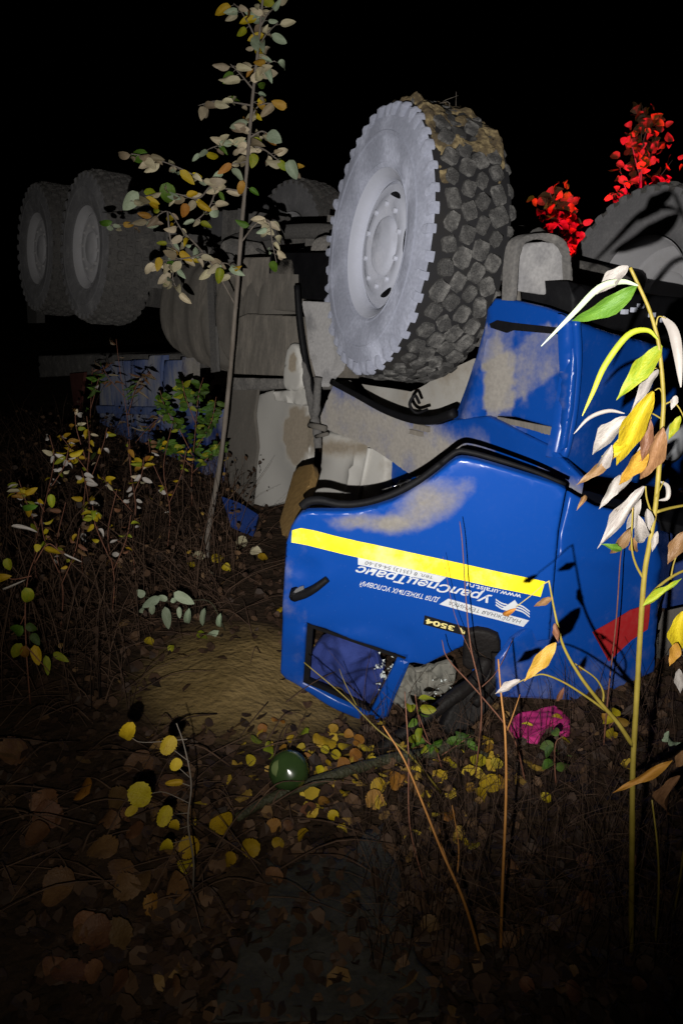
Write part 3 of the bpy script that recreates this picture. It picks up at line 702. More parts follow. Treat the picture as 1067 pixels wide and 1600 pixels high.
# --- the door, swung out towards the camera
DP = plane3((440, 1055, 2.60), (870, 1060, 2.43), (720, 715, 2.47))
def ddisp(P, px):
    x, y = px
    h = .009 * noise.noise(P * 2.2) + .004 * noise.noise(P * 6)
    if x < 560: h += .014 * noise.noise(P * 9) * min(1, (560 - x) / 60)
    d = ((x - 478) / 32) ** 2 + ((y - 888) / 20) ** 2           # pressed dish behind the handle
    if d < 1: h -= .014 * (1 - d)
    if y > 985 and x < 640: h += .014 * noise.noise(P * 7)
    return h
def ddust(P, px):
    x, y = px
    edge_y = 800 if x < 560 else 800 - (x - 560) * .53
    d = -.14 + .10 * noise.noise(P * 5)
    # dry dirt thrown on under the arch
    q = ((x - 672) / 85) ** 2 + ((y - 786 + (x - 680) * .42) / 42) ** 2
    d += max(0, 1.0 - q) ** .7 * .95
    q = ((x - 570) / 75) ** 2 + ((y - 818) / 16) ** 2
    d += max(0, 1.0 - q) ** .7 * .8
    if x < 480: d += .28 + .3 * noise.noise(P * 12)
    d += .2 * max(0, 1 - abs(y - edge_y - 8) / 18)
    return d
door_top = smooth_px([(455, 822), (466, 806), (480, 800), (520, 801), (566, 798), (612, 785), (655, 762), (690, 735), (712, 718), (730, 717), (760, 724), (820, 742), (870, 758)], 2)
window = [(480, 974), (634, 1028), (622, 1050), (582, 1116), (474, 1066)]
door = panel('door', door_top + [(884, 766), (872, 830), (866, 900), (858, 1000), (800, 1012), (790, 1040), (788, 1076), (738, 1060), (734, 1006), (700, 1022), (664, 1040), (640, 1036), (612, 1104), (600, 1138), (580, 1136), (500, 1094), (446, 1062), (438, 1050), (440, 960), (446, 850)],
             DP, blue, truck, holes=[window], thick=.03, res=.026, edge=.012, disp=ddisp, dust=ddust)
door['label'] = 'blue cab door hanging upside down with a yellow stripe and white lettering'
seal = [(470, 795), (480, 787), (500, 785), (530, 791), (566, 789), (610, 776), (652, 754), (688, 727), (712, 709), (732, 709), (770, 719), (830, 738), (884, 760)]
V, Fc = join([tube_geo(catmull([on(p[0], p[1], DP) - DP[1] * .022 for p in seal[:8]], 5), .017, .011, 8), tube_geo(catmull([on(p[0], p[1], DP) - DP[1] * .022 for p in seal[7:]], 5), .011, .007, 8)])
mesh_world('rubber_seal', V, Fc, black, door)
def dpt(px, py, h=0.0):
    P = on(px, py, DP); return P + DP[1] * (ddisp(P, (px, py)) + h)
def decal(name, outline, mat, h=.002, res=.03, parent=door, thick=.0012):
    return panel(name, outline, (DP[0] + DP[1] * h, DP[1]), mat, parent, thick=thick, res=res, disp=ddisp)
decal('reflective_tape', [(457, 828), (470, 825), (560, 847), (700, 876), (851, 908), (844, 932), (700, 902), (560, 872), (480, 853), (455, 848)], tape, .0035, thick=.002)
decal('sticker_bar', [(559, 872), (697, 902), (686, 911), (559, 883)], white, .003)
decal('sticker_bar', [(700, 936), (826, 969), (817, 979), (686, 945)], white, .003)
decal('number_strip', [(663, 962), (740, 983), (738, 996), (661, 976)], black, .003)
# lettering: read right way up, it starts at the right of the picture and runs to the left
def door_text(name, s, start, end, hpx, mat, shear=0.0, bold=0.0, h=.0045):
    cu = bpy.data.curves.new(name, 'FONT'); cu.body = s; cu.size = 1; cu.shear = shear; cu.offset = bold; cu.resolution_u = 3
    to = bpy.data.objects.new(name, cu); COL.objects.link(to)
    bpy.context.view_layer.update()
    me = bpy.data.meshes.new_from_object(to.evaluated_get(bpy.context.evaluated_depsgraph_get()))
    bpy.data.objects.remove(to)
    xs = [v.co.x for v in me.vertices]; x0, x1 = min(xs), max(xs)
    S = Vector(start); E = Vector(end); d = E - S; nrm = Vector((-d.y, d.x)).normalized()
    if nrm.y < 0: nrm = -nrm
    V = []
    for v in me.vertices:
        p = S + d * ((v.co.x - x0) / (x1 - x0)) + nrm * (v.co.y / .73 * hpx)
        V.append(dpt(p.x, p.y, h))
    Fc = [tuple(p.vertices) for p in me.polygons]
    bpy.data.meshes.remove(me)
    return mesh_world(name, V, Fc, mat, door, smooth=False)
door_text('lettering', 'УралСпецТранс', (769, 929), (557, 883.5), 13, white, .35, .022)
door_text('lettering', 'www.uralst.ru', (814, 927.5), (729, 909.5), 8.0, white, .1, .012)
door_text('lettering', 'для тяжелых условий'.upper(), (687, 934.5), (563, 907), 7.5, white, .25, .012)
door_text('lettering', 'НАДЁЖНАЯ ТЕХНИКА', (814, 967.5), (702, 938.5), 6.2, ink, .2, 0, .0050)
door_text('lettering', 'тел. 8 (3513) 54-63-60', (676, 899.5), (571, 876.5), 6.0, ink, .1, 0, .0050)
door_text('lettering', 'А 3504', (733, 983.5), (666, 966.0), 7.6, gold, 0, .03, .0050)
decal('emblem', [(804, 937), (809, 945), (796, 959), (785, 950)], white, .0046, .01)
for k in range(3):
    o_ = k * 4.2
    up_ = smooth_px([(774, 935 + o_), (783, 941 + o_), (792, 943.5 + o_)], 3); decal('emblem_stripe', up_ + [(p[0], p[1] + 2.3) for p in reversed(up_)], white, .0042, .01)
    up_ = smooth_px([(805, 942.5 + o_), (816, 946 + o_), (827, 954 + o_)], 3); decal('emblem_stripe', up_ + [(p[0], p[1] + 2.3) for p in reversed(up_)], white, .0042, .01)
# handle
hd = mesh_world('door_handle', *join([tube_geo(catmull([dpt(462, 928, .02), dpt(478, 922, .035), dpt(495, 912, .038), dpt(514, 899, .03)]), .020, .012, 8), tube_geo([dpt(463, 925, 0), dpt(463, 927, .035)], .024, .02, 8)]), black, door)
decal('handle_plate', smooth_px([(455, 932), (462, 921), (474, 916), (473, 926), (466, 936), (455, 932)], 2), chrome, .034, .01, thick=.004)
panel('window_seal', [(480, 974), (634, 1028), (622, 1050), (582, 1116), (474, 1066)], (DP[0] - DP[1] * .006, DP[1]), black, door, holes=[[(489, 982), (626, 1030), (614, 1050), (579, 1106), (483, 1062)]], thick=.016, res=.03)
panel('window_bar', [(620, 1030), (637, 1036), (603, 1122), (576, 1118)], (DP[0] + DP[1] * .012, DP[1]), blue, door, thick=.02, res=.03, edge=.006, dust=lambda P, px: .1)
# broken mirror carrier hanging off the door
mr_ = panel('mirror_foot', smooth_px([(726, 990), (745, 984), (778, 994), (782, 1020), (784, 1046), (730, 1048), (722, 1030), (726, 990)], 2), (DP[0] + DP[1] * .03, DP[1]), blackd, truck, thick=.04, res=.02, edge=.014)
tubes('mirror_arm', [(catmull([at(758, 1030, 2.42), at(745, 1060, 2.38), at(700, 1095, 2.32), at(650, 1132, 2.28), at(592, 1172, 2.22)]), .028, .022), (catmull([at(775, 1020, 2.42), at(772, 1060, 2.40), at(740, 1100, 2.34)]), .02, .02)], blackd, truck, 8, .15)
panel('mirror_shell', smooth_px([(700, 1110), (745, 1050), (782, 1040), (790, 1070), (765, 1110), (720, 1150), (690, 1140), (700, 1110)], 2), plane3((700, 1120, 2.33), (780, 1050, 2.42), (760, 1110, 2.35)), blackd, truck, thick=.05, res=.03, edge=.015, disp=lambda P, px: .02 * noise.noise(P * 8))

# --- truck bed under the chassis, far left
BD = (T(0, 1.05, 0), NV)
xs = [155, 178, 203, 229, 254, 279, 302, 324, 348]
for i in range(8):
    x0, x1 = xs[i] + 1.0, xs[i + 1] - 1.0
    tp = 566 - (i % 3) * 3 + random.uniform(-3, 3) - (8 if i in (3,) else 0); bt = 722 + i * 11
    if i > 5: tp = 640
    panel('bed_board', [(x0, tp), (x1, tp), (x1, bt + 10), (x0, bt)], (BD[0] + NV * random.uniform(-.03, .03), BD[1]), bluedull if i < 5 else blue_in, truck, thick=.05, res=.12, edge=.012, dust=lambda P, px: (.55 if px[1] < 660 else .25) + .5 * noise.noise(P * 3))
panel('bed_rail', [(150, 634), (345, 640), (345, 652), (150, 646)], (BD[0] + NV * .06, BD[1]), bluedull, truck, thick=.05, res=.1, edge=.01, dust=lambda P, px: .3)
panel('bed_floor_beam', [(60, 556), (340, 552), (340, 574), (60, 590)], (BD[0] - NV * .12, BD[1]), ironm, truck, thick=.4, res=.15, edge=.02, dust=lambda P, px: .2)
panel('red_bracket', [(109, 584), (132, 582), (124, 642), (117, 645)], (BD[0] + NV * .02, BD[1]), ramp_mat('rusty_red', [(.10, .03, .022), (.16, .06, .05)], rough=.8), truck, thick=.03, res=.05)
panel('tail_board', [(346, 772), (380, 788), (404, 804), (396, 838), (360, 818)], plane3((340, 770, 4.3), (420, 790, 4.2), (380, 840, 3.95)), blue_in, truck, thick=.02, res=.03, disp=lambda P, px: .03 * noise.noise(P * 6), dust=lambda P, px: .1)
panel('bed_floor_beam', [(56, 398), (58, 505), (44, 505), (42, 470)], (BD[0] - NV * .3, BD[1]), ironm, truck, thick=.1, res=.15)

# ------------------------------------------------------------------ leaves and plants
def leaf_mesh(name, kind, bend, fold, mat):
    n = 12 if kind == 'lance' else (16 if kind == 'round' else 9); V = []; Fc = []
    ks = (-1, -.55, 0, .55, 1)
    for i in range(n + 1):
        t_ = i / n
        if kind == 'lance': wd = .5 * math.sin(math.pi * min(1, .02 + .98 * t_) ** .8) ** 1.15 * (1 + .10 * math.sin(t_ * 17))
        elif kind == 'ovate': wd = .5 * (math.sin(math.pi * t_ ** .72)) ** .65
        else: wd = .5 * math.sqrt(max(0, 1 - (2 * t_ - 1) ** 2)) ** .9 * (1.08 - .22 * t_) * (1 + (.05 if i % 2 else -.05) + .06 * math.sin(i * 2.3 + bend * 5))
        wd = max(wd, .012)
        ang = bend * t_
        y = math.sin(ang) / bend if abs(bend) > 1e-4 else t_; z = -(1 - math.cos(ang)) / bend if abs(bend) > 1e-4 else 0
        for k in ks:
            V.append(Vector((k * wd, y, z + fold * abs(k) * wd + (.05 if kind == 'lance' else .03) * math.sin(t_ * (11 if kind == 'lance' else 9) + k * 2) * abs(k) * (wd * 2) ** .5)))
    m_ = len(ks)
    for i in range(n):
        for k in range(m_ - 1): Fc.append((i * m_ + k, i * m_ + k + 1, (i + 1) * m_ + k + 1, (i + 1) * m_ + k))
    me = bpy.data.meshes.new(name); me.from_pydata(V, [], Fc); me.shade_smooth(); me.materials.append(mat); return me
LEAF = {}
def proto(kind, mat):
    key = (kind, mat.name)
    if key not in LEAF:
        LEAF[key] = [leaf_mesh('leaf', kind, b_, f_, mat) for b_, f_ in ((.5, .25), (1.0, .4), (-.5, .3), (.12, .15), (1.5, .2))]
    return random.choice(LEAF[key])
def leaf_at(base, tip, width, mat, kind='ovate', parent=None, face=None, name='leaf', twist=.5, me=None):
    d = tip - base; Ln = d.length; d.normalize()
    f = face if face is not None else (CAM - base).normalized()
    f = f + Vector((random.uniform(-1, 1), random.uniform(-1, 1), random.uniform(-1, 1))) * twist
    x = d.cross(f).normalized(); z = x.cross(d)
    M = Matrix((x * width, d * Ln, z * Ln)).transposed().to_4x4(); M.translation = base
    return link(name, me or proto(kind, mat), M, parent)
def path(pxs, Y, dy=0.0): 
    n = len(pxs)
    return catmull([at(p[0], p[1], Y + dy * i / max(1, n - 1)) for i, p in enumerate(pxs)], 5)
def wpick(pairs):
    r = random.random() * sum(b for a, b in pairs)
    for a, b in pairs:
        r -= b
        if r <= 0: return a
    return pairs[-1][0]
def plant(name, label, cat, base, group=None):
    o = empty(name, base); tag(o, label, cat, group); return o

# --- sapling in front of the tanks
SY = 4.05
b0 = gpx(322, 872)
sap = plant('sapling', 'tall thin sapling with grey stem and pale autumn leaves before the tanks', 'tree', b0)
trunk = [b0] + [at(x, y, SY) for x, y in ((327, 820), (343, 730), (357, 610), (369, 470), (379, 340), (387, 250), (394, 160), (405, 60), (414, -40))]
tubes('trunk', [(catmull(trunk, 6), .017, .005)], bark, sap, 7, .15)
brs = [([(371, 482), (345, 436), (318, 395), (285, 360), (262, 330), (230, 348), (195, 350), (155, 352)], .1, 26),
       ([(262, 330), (268, 380), (285, 400), (270, 430), (280, 460)], .1, 22), ([(318, 395), (300, 402), (275, 405), (240, 410)], .05, 10),
       ([(383, 300), (355, 295), (330, 290), (300, 272), (270, 258), (235, 246), (205, 240)], -.2, 24),
       ([(330, 290), (310, 310), (285, 305), (255, 300), (220, 310), (200, 315)], -.1, 20), ([(342, 282), (330, 318), (318, 335), (305, 345)], -.05, 9),
       ([(387, 252), (360, 258), (345, 272)], 0, 5), ([(389, 232), (365, 225), (340, 228), (310, 240)], .1, 13), ([(394, 165), (365, 160), (335, 158), (310, 165)], .1, 10),
       ([(390, 225), (415, 235), (435, 250), (460, 262)], .1, 12), ([(392, 190), (405, 165), (440, 160)], 0, 6), ([(390, 215), (410, 205), (425, 215)], 0, 6),
       ([(376, 380), (400, 350), (420, 345), (425, 375), (432, 410)], -.1, 14), ([(371, 440), (360, 415), (345, 410)], 0, 5),
       ([(396, 140), (375, 115), (360, 100)], 0, 7), ([(398, 120), (418, 100), (430, 95)], 0, 8), ([(402, 80), (415, 55), (435, 35)], 0, 9), ([(404, 70), (390, 40), (375, 15), (365, 5)], 0, 8), ([(408, 40), (420, 20), (440, 5)], 0, 8),
       ([(380, 330), (383, 300), (386, 280)], 0, 2), ([(388, 240), (392, 200), (398, 130), (405, 60), (412, -20)], 0, 30)]
lst = []
SPAL = [(lf_pale, 10), (lf_pgreen, 3), (lf_yellow, 1.1), (lf_green, .6), (lf_orange, .8), (lf_red, 2.5), (lf_ygreen, .5)]
for pxs, dy, n in brs:
    c = path(pxs, SY, dy)
    if len(pxs) > 3 or n < 30: lst.append((c, .005, .002))
    for k in range(n):
        t_ = (k + random.random()) / n; t_ = .2 + .8 * t_ if n != 30 else t_
        P = c[min(len(c) - 1, int(t_ * (len(c) - 1)))]
        an = random.uniform(0, 2 * math.pi); Ln = random.uniform(.045, .092)
        dr = Vector((math.cos(an), .7 * math.sin(an), random.uniform(-.9, .35))).normalized()
        pet = P + dr * .02; lst.append(([P, pet], .0016, .0012))
        leaf_at(pet, pet + dr * Ln, Ln * random.uniform(.38, .52), wpick(SPAL), 'ovate', sap)
for x, y, x2, y2, wd, mt in ((216, 300, 190, 328, 20, lf_pgreen), (232, 240, 200, 250, 18, lf_green), (262, 285, 262, 325, 22, lf_green), (344, 418, 342, 446, 13, lf_ygreen), (380, 282, 372, 308, 11, lf_orange),
                             (362, 256, 340, 272, 10, lf_orange), (452, 250, 462, 282, 17, lf_pgreen), (418, 208, 440, 222, 18, lf_pgreen), (250, 402, 246, 424, 11, lf_yellow), (424, 408, 432, 428, 12, lf_green), (398, 240, 394, 262, 13, lf_ygreen),
                             (448, 168, 424, 158, 12, lf_orange), (176, 346, 146, 354, 9, lf_green), (292, 318, 284, 342, 13, lf_orange)):
    B = at(x, y, SY - .08); leaf_at(B, at(x2, y2, SY - .10), wd * SY / F, mt, 'ovate', sap, twist=.2)
tubes('branch', lst, bark, sap, 5)

# --- willow shoot close to the camera, right
WY = 1.40
b1 = gpx(985, 1492)
wil = plant('willow_shoot', 'bright yellow-stemmed willow shoot with long hanging leaves in the right foreground', 'plant', b1)
stem = [b1] + [at(x, y, b1.y + (WY - b1.y) * k) for k, (x, y) in zip([.1, .3, .5, .7, .8, .9, 1, 1, 1, 1, 1, 1, 1, 1, 1, 1, 1], [(986, 1400), (987, 1300), (988, 1200), (994, 1090), (999, 1000), (1006, 900), (1015, 845), (1024, 786), (1031, 705), (1035, 650), (1036, 625), (1034, 590), (1030, 550), (1026, 525), (1016, 490), (1006, 465), (984, 418)])]
tubes('stem', [(catmull(stem, 5), .0066, .0028)], wstem, wil, 8, .08)
lst = [(path([(988, 1165), (965, 1130), (935, 1095), (905, 1055), (880, 1010), (868, 965), (857, 907)], WY, -.05), .0055, .0016),
       (path([(948, 1112), (915, 1088), (880, 1066), (850, 1054), (833, 1056)], WY, -.03), .003, .0014), (path([(940, 1104), (942, 1082), (930, 1060), (905, 1042), (890, 1032)], WY, -.02), .0025, .0012),
       (path([(858, 908), (850, 912), (832, 928), (806, 948)], WY - .05, 0), .0014, .001), (path([(832, 1055), (818, 1062), (806, 1068)], WY - .03, 0), .0014, .001),
       (path([(1024, 800), (1050, 793), (1090, 786)], WY, .05), .0035, .0025), (path([(1004, 944), (1030, 915), (1060, 895), (1100, 880)], WY, .05), .0035, .0025), (path([(1047, 905), (1052, 880), (1062, 855)], WY + .03, 0), .002, .001),
       (path([(1005, 905), (992, 880), (986, 850), (988, 790)], WY, -.02), .0028, .0015), (path([(1020, 810), (1010, 780), (1008, 760)], WY, -.02), .0022, .0014), (path([(1022, 780), (1030, 765), (1036, 752)], WY, -.02), .0016, .001),
       (path([(1034, 590), (1030, 578), (1022, 575)], WY, 0), .0012, .001), (path([(1036, 622), (1030, 607), (1020, 612)], WY, 0), .0015, .001), (path([(1034, 655), (1015, 645), (1000, 648)], WY, 0), .0017, .001),
       (path([(1037, 632), (1050, 628), (1062, 640), (1075, 670)], WY, 0), .0017, .001), (path([(1024, 510), (1028, 495), (1040, 497)], WY, 0), .0015, .001)]
for q_ in lst: tubes('branch', [q_], wstem, wil, 6)
k_ = WY / F * 1.03
WL = [(981, 416, 926, 460, 20, lf_wwhite), (994, 447, 890, 526, 24, lf_green), (1033, 540, 963, 624, 25, lf_ygreen), (1028, 578, 984, 642, 13, lf_wwhite), (1020, 612, 948, 748, 30, lf_yellow),
      (982, 652, 906, 714, 24, lf_wwhite), (1035, 668, 1000, 772, 25, lf_brown), (1012, 700, 955, 762, 22, lf_orange), (958, 714, 901, 758, 14, lf_brown), (955, 695, 924, 762, 15, lf_wwhite), (968, 742, 940, 796, 15, lf_wwhite), (1006, 760, 942, 860, 20, lf_wwhite),
      (996, 805, 1006, 872, 19, lf_wwhite), (984, 826, 954, 882, 15, lf_brown), (992, 838, 984, 888, 12, lf_brown), (1012, 640, 990, 690, 20, lf_orange), (985, 690, 940, 712, 12, lf_yellow),
      (1066, 955, 1050, 1042, 26, lf_yellow), (1058, 1005, 1046, 1040, 16, lf_orange), (1003, 948, 1072, 908, 12, lf_ygreen), (1070, 830, 1044, 882, 20, lf_brown), (1060, 1045, 1063, 1080, 14, lf_wwhite),
      (1050, 1188, 958, 1240, 14, lf_orange), (1062, 1212, 1008, 1292, 22, lf_brown), (1075, 1170, 1052, 1205, 18, lf_brown), (1044, 1142, 1046, 1178, 14, lf_pgreen), (1062, 650, 1044, 690, 12, lf_ygreen), (1056, 618, 1048, 640, 9, lf_wwhite),
      (868, 1004, 818, 1066, 20, lf_orange), (866, 974, 874, 1006, 9, lf_brown), (862, 934, 830, 948, 10, lf_brown), (806, 950, 774, 968, 8, lf_orange), (812, 1062, 776, 1086, 12, lf_wwhite), (880, 1074, 866, 1106, 8, lf_brown), (912, 1044, 895, 1030, 7, lf_brown), (1026, 830, 1018, 862, 9, lf_wwhite), (970, 860, 945, 850, 10, lf_green), (1008, 690, 985, 760, 16, lf_wwhite), (990, 725, 962, 780, 14, lf_wwhite), (1000, 780, 975, 850, 13, lf_wwhite), (975, 680, 955, 720, 14, lf_yellow), (1015, 655, 1000, 720, 16, lf_brown), (1010, 795, 1016, 838, 12, lf_wwhite), (915, 775, 903, 792, 7, lf_brown)]
for x, y, x2, y2, wd, mt in WL:
    dy = random.uniform(-.03, .01) + (-.05 if x < 900 else 0)
    leaf_at(at(x, y, WY + dy), at(x2, y2, WY + dy + random.uniform(-.04, .02)), wd * k_ * 1.15, mt, 'lance', wil, twist=.35)
def ribbon(pxs, wpx, mat, Y):
    c = path(pxs, Y); V = []; Fc = []
    n = len(c)
    for i, P in enumerate(c):
        d = (c[min(i + 1, n - 1)] - c[max(0, i - 1)]).normalized(); s = d.cross((CAM - P).normalized()).normalized()
        t_ = i / (n - 1); wd = wpx * k_ * .5 * max(.06, math.sin(math.pi * (.05 + .93 * t_)) ** .8)
        V += [P - s * wd, P + (P - CAM).normalized() * .006 * math.sin(math.pi * t_), P + s * wd]
    for i in range(n - 1):
        for k in range(2): Fc.append((i * 3 + k, i * 3 + k + 1, i * 3 + 4 + k, i * 3 + 3 + k))
    return mesh_world('leaf', V, Fc, mat, wil)
ribbon([(996, 446), (970, 440), (935, 450), (895, 490), (845, 541)], 9, lf_pgreen, WY - .01)
ribbon([(1027, 530), (1010, 516), (980, 524), (945, 570), (925, 615), (909, 650)], 9, lf_ygreen, WY - .01)
ribbon([(975, 646), (950, 642), (920, 653), (896, 678)], 6, lf_wwhite, WY - .02)
ribbon([(1034, 495), (1050, 515), (1058, 550), (1063, 605)], 15, lf_wwhite, WY)
ribbon([(1030, 752), (1042, 760), (1042, 778), (1028, 782)], 7, lf_wwhite, WY)
# bare stalks by the willow
for pxs in ([(1022, 1485), (1028, 1400), (1027, 1330), (1018, 1250)], [(1050, 1440), (1062, 1370), (1072, 1290), (1080, 1200)], [(1000, 1230), (1008, 1180), (1000, 1130), (996, 1110)]):
    b_ = gpx(*pxs[0]) if pxs[0][1] > 1300 else at(*pxs[0], 1.5)
    if pxs[0][1] > 1300:
        o = plant('bare_stalk', 'thin bare yellowish stalk right of the willow stem' if pxs[0][0] < 1040 else 'thin bare yellowish stalk at the right picture edge', 'stalk', b_)
        tubes('stem', [(catmull([b_] + [at(x, y, b_.y - .03) for x, y in pxs[1:]]), .0035, .0018)], wstem, o, 5)

# --- bare orange twigs in the middle foreground
def twig(label, paths, mat, group=None, r=.004):
    b_ = gpx(*paths[0][0]); o = plant('bare_twig', label, 'twig', b_, group)
    l_ = [(catmull([b_] + [at(x, y, b_.y + .04 * i) for i, (x, y) in enumerate(paths[0][1:])]), r, r * .45)]
    for p in paths[1:]: l_.append((path(p, b_.y + .12, .05), r * .5, r * .25))
    tubes('stem', l_, mat, o, 6); return o, b_
o, b_ = twig('upright forked orange twig below the pink cloth', [[(782, 1490), (784, 1400), (790, 1250), (789, 1150), (783, 1090), (778, 1030)], [(790, 1145), (800, 1120), (812, 1085)]], twigor)
o, b_ = twig('leaning orange twig with side shoot in front of the fallen branch', [[(752, 1500), (725, 1410), (690, 1330), (660, 1255), (630, 1185), (598, 1134)], [(714, 1370), (716, 1320), (706, 1258)], [(700, 1350), (690, 1320), (686, 1295)]], twigor)
o, b_ = twig('thin brown twig standing before the door lettering', [[(742, 1215), (752, 1100), (735, 1010), (728, 940), (722, 850), (718, 815)], [(740, 1030), (710, 960), (692, 870)]], twigred, r=.0026)
o, b_ = twig('green-yellow twig leaning across the broken window', [[(690, 1240), (640, 1180), (590, 1140), (540, 1090), (475, 1035)], [(560, 1108), (540, 1070), (530, 1045)]], wstem, r=.0035)
for k in range(3): pass
o, b_ = twig('thin dark stalk left of the leaning orange twig', [[(662, 1380), (640, 1290), (638, 1180), (634, 1110), (632, 1080)]], twigred, r=.002)
o, b_ = twig('slender brown twig in front of the mirror arm', [[(820, 1220), (800, 1150), (745, 1080), (700, 1030), (690, 1000)], [(745, 1080), (775, 1050), (800, 1000)]], twigred, r=.003)
o, b_ = twig('dark upright stalk before the red plate', [[(942, 1170), (950, 1080), (962, 970), (968, 880), (972, 850)]], twigred, r=.003)

# --- small aspen with round yellow leaves, left foreground
b2 = gpx(300, 1408)
asp = plant('aspen_seedling', 'small aspen seedling with round yellow leaves in the left foreground', 'plant', b2)
AY = b2.y - .02
tubes('stem', [(catmull([b2, at(303, 1350, AY), at(294, 1285, AY), at(299, 1225, AY), at(288, 1165, AY), at(276, 1130, AY)]), .0030, .0012)] + [(path(p, AY), .0011, .0009) for p in
      ([(297, 1215), (280, 1200)], [(296, 1190), (272, 1172)], [(293, 1155), (225, 1160), (205, 1152)], [(296, 1255), (258, 1238), (235, 1240)], [(297, 1270), (275, 1272)], [(297, 1290), (280, 1295)], [(297, 1310), (268, 1318)], [(297, 1228), (280, 1222)])], bark, asp, 5)
for x, y, x2, y2, wd, mt in ((208, 1128, 188, 1166, 26, lf_yellow), (272, 1150, 254, 1178, 27, lf_yellow), (282, 1186, 268, 1204, 20, lf_yellow), (286, 1222, 258, 1224, 12, lf_yellow), (214, 1222, 224, 1262, 42, lf_yellow), (215, 1260, 196, 1274, 17, lf_yellow),
                             (264, 1258, 250, 1290, 26, lf_yellow), (276, 1280, 266, 1310, 20, lf_yellow), (262, 1310, 258, 1350, 24, lf_yellow), (398, 1330, 376, 1348, 18, lf_yellow)):
    if y == 1330: continue
    leaf_at(at(x, y, AY), at(x2, y2, AY - .02), wd * AY / F * 1.05, mt, 'round', asp, twist=.2)

# --- left-hand shrubs
def shrub(name, label, stems, Y, nleaf, Lr, pal, kind='ovate', sm=twigred, wfac=(.35, .5), spread=.03, r=.003, grp=None):
    b_ = gpx(*stems[0][0]); o = plant(name, label, 'shrub', b_, grp)
    l_ = []; tips = []
    for i, s in enumerate(stems):
        Yk = b_.y if i == 0 else Y + random.uniform(-.08, .08)
        c = catmull(([b_] if i == 0 else []) + [at(x, y, Yk) for x, y in (s[1:] if i == 0 else s)], 5)
        l_.append((c, r if i == 0 else r * .7, r * .4)); tips.append(c)
    for k in range(nleaf):
        c = random.choice(tips); P = c[int((.35 + .65 * random.random()) * (len(c) - 1))]
        an = random.uniform(0, 6.28); dr = Vector((math.cos(an), .6 * math.sin(an), random.uniform(-.7, .5))).normalized(); Ln = random.uniform(*Lr)
        leaf_at(P + dr * .008, P + dr * (Ln + .008), Ln * random.uniform(*wfac), wpick(pal), kind, o, twist=.9)
    tubes('stem', l_, sm, o, 5); return o
LP_ = [(lf_white, 4), (lf_yellow, 4), (lf_orange, 1.6), (lf_ygreen, 1), (lf_pale, 1)]
shrub('low_shrub', 'leafy low shrub with small white and yellow leaves before the blue bed', [[(130, 900), (128, 860), (132, 780), (140, 700), (136, 650)], [(138, 760), (160, 700), (168, 668)], [(135, 720), (120, 670), (118, 640)], [(140, 740), (110, 700), (95, 680)]], 3.6, 42, (.03, .06), LP_)
shrub('low_shrub', 'reddish shrub with white and yellow leaves between the picture edge shrub and the sapling', [[(212, 905), (208, 850), (212, 790), (205, 740), (200, 690)], [(208, 800), (180, 770), (160, 745)], [(210, 770), (222, 740), (225, 715)], [(209, 858), (150, 822), (135, 760), (128, 735)]], 3.6, 44, (.03, .06), LP_)
shrub('low_shrub', 'shrub with white narrow leaves at the left picture edge', [[(60, 930), (55, 860), (70, 790), (85, 720), (78, 680)], [(60, 830), (40, 780), (30, 750)], [(75, 770), (100, 730), (108, 700)], [(70, 800), (50, 770), (20, 770)]], 3.0, 46, (.03, .06), LP_)
for lb, sx, sy, Yq in (('reddish shrub with sparse yellow leaves in the middle of the left thicket', 95, 985, 2.8), ('thin shrub with yellow leaves left of the pale bough', 175, 965, 3.0), ('small thicket shrub with yellow-green leaves just left of the sapling foot', 262, 860, 4.0)):
    shrub('low_shrub', lb, [[(sx, sy), (sx + 4, sy - 60), (sx - 6, sy - 130), (sx + 8, sy - 200)], [(sx + 1, sy - 70), (sx + 22, sy - 120), (sx + 30, sy - 160)], [(sx - 2, sy - 90), (sx - 24, sy - 140), (sx - 30, sy - 175)]], Yq, 26, (.025, .05), [(lf_yellow, 3), (lf_ygreen, 2), (lf_white, 1), (lf_brown, 3)])
shrub('broadleaf_sprig', 'upright sprig with green and yellow oval leaves at the left edge', [[(48, 1100), (42, 1020), (40, 950), (45, 900), (60, 860)], [(42, 1010), (60, 1030), (78, 1050)], [(40, 960), (28, 985), (20, 990)], [(55, 880), (75, 850), (95, 862)], [(50, 900), (20, 905), (5, 895)]], 2.45, 0, (.05, .09), [(lf_green, 1)])
spr = [o for o in COL.objects if o.name.startswith('broadleaf_sprig')][-1]
for x, y, x2, y2, wd, mt in ((40, 918, 52, 952, 20, lf_ygreen), (36, 978, 8, 1000, 22, lf_green), (42, 975, 56, 988, 14, lf_dgreen), (50, 990, 62, 1008, 14, lf_dgreen), (34, 1005, 18, 1030, 18, lf_ygreen), (42, 1008, 36, 1034, 16, lf_orange), (54, 1008, 62, 1040, 17, lf_yellow), (72, 1024, 76, 1056, 12, lf_ygreen), (84, 1020, 108, 1034, 12, lf_ygreen), (70, 856, 100, 868, 9, lf_yellow),
                             (12, 872, 14, 894, 14, lf_ygreen), (-4, 905, 12, 900, 14, lf_yellow), (60, 850, 58, 862, 11, lf_yellow), (18, 822, 58, 824, 6, lf_white), (60, 790, 16, 800, 10, lf_green), (80, 772, 82, 796, 12, lf_ygreen), (100, 865, 128, 878, 3, lf_white), (5, 920, 34, 910, 4, lf_white)):
    leaf_at(at(x, y, 2.42), at(x2, y2, 2.40), wd * 2.5 / F, mt, 'ovate', spr, twist=.2)
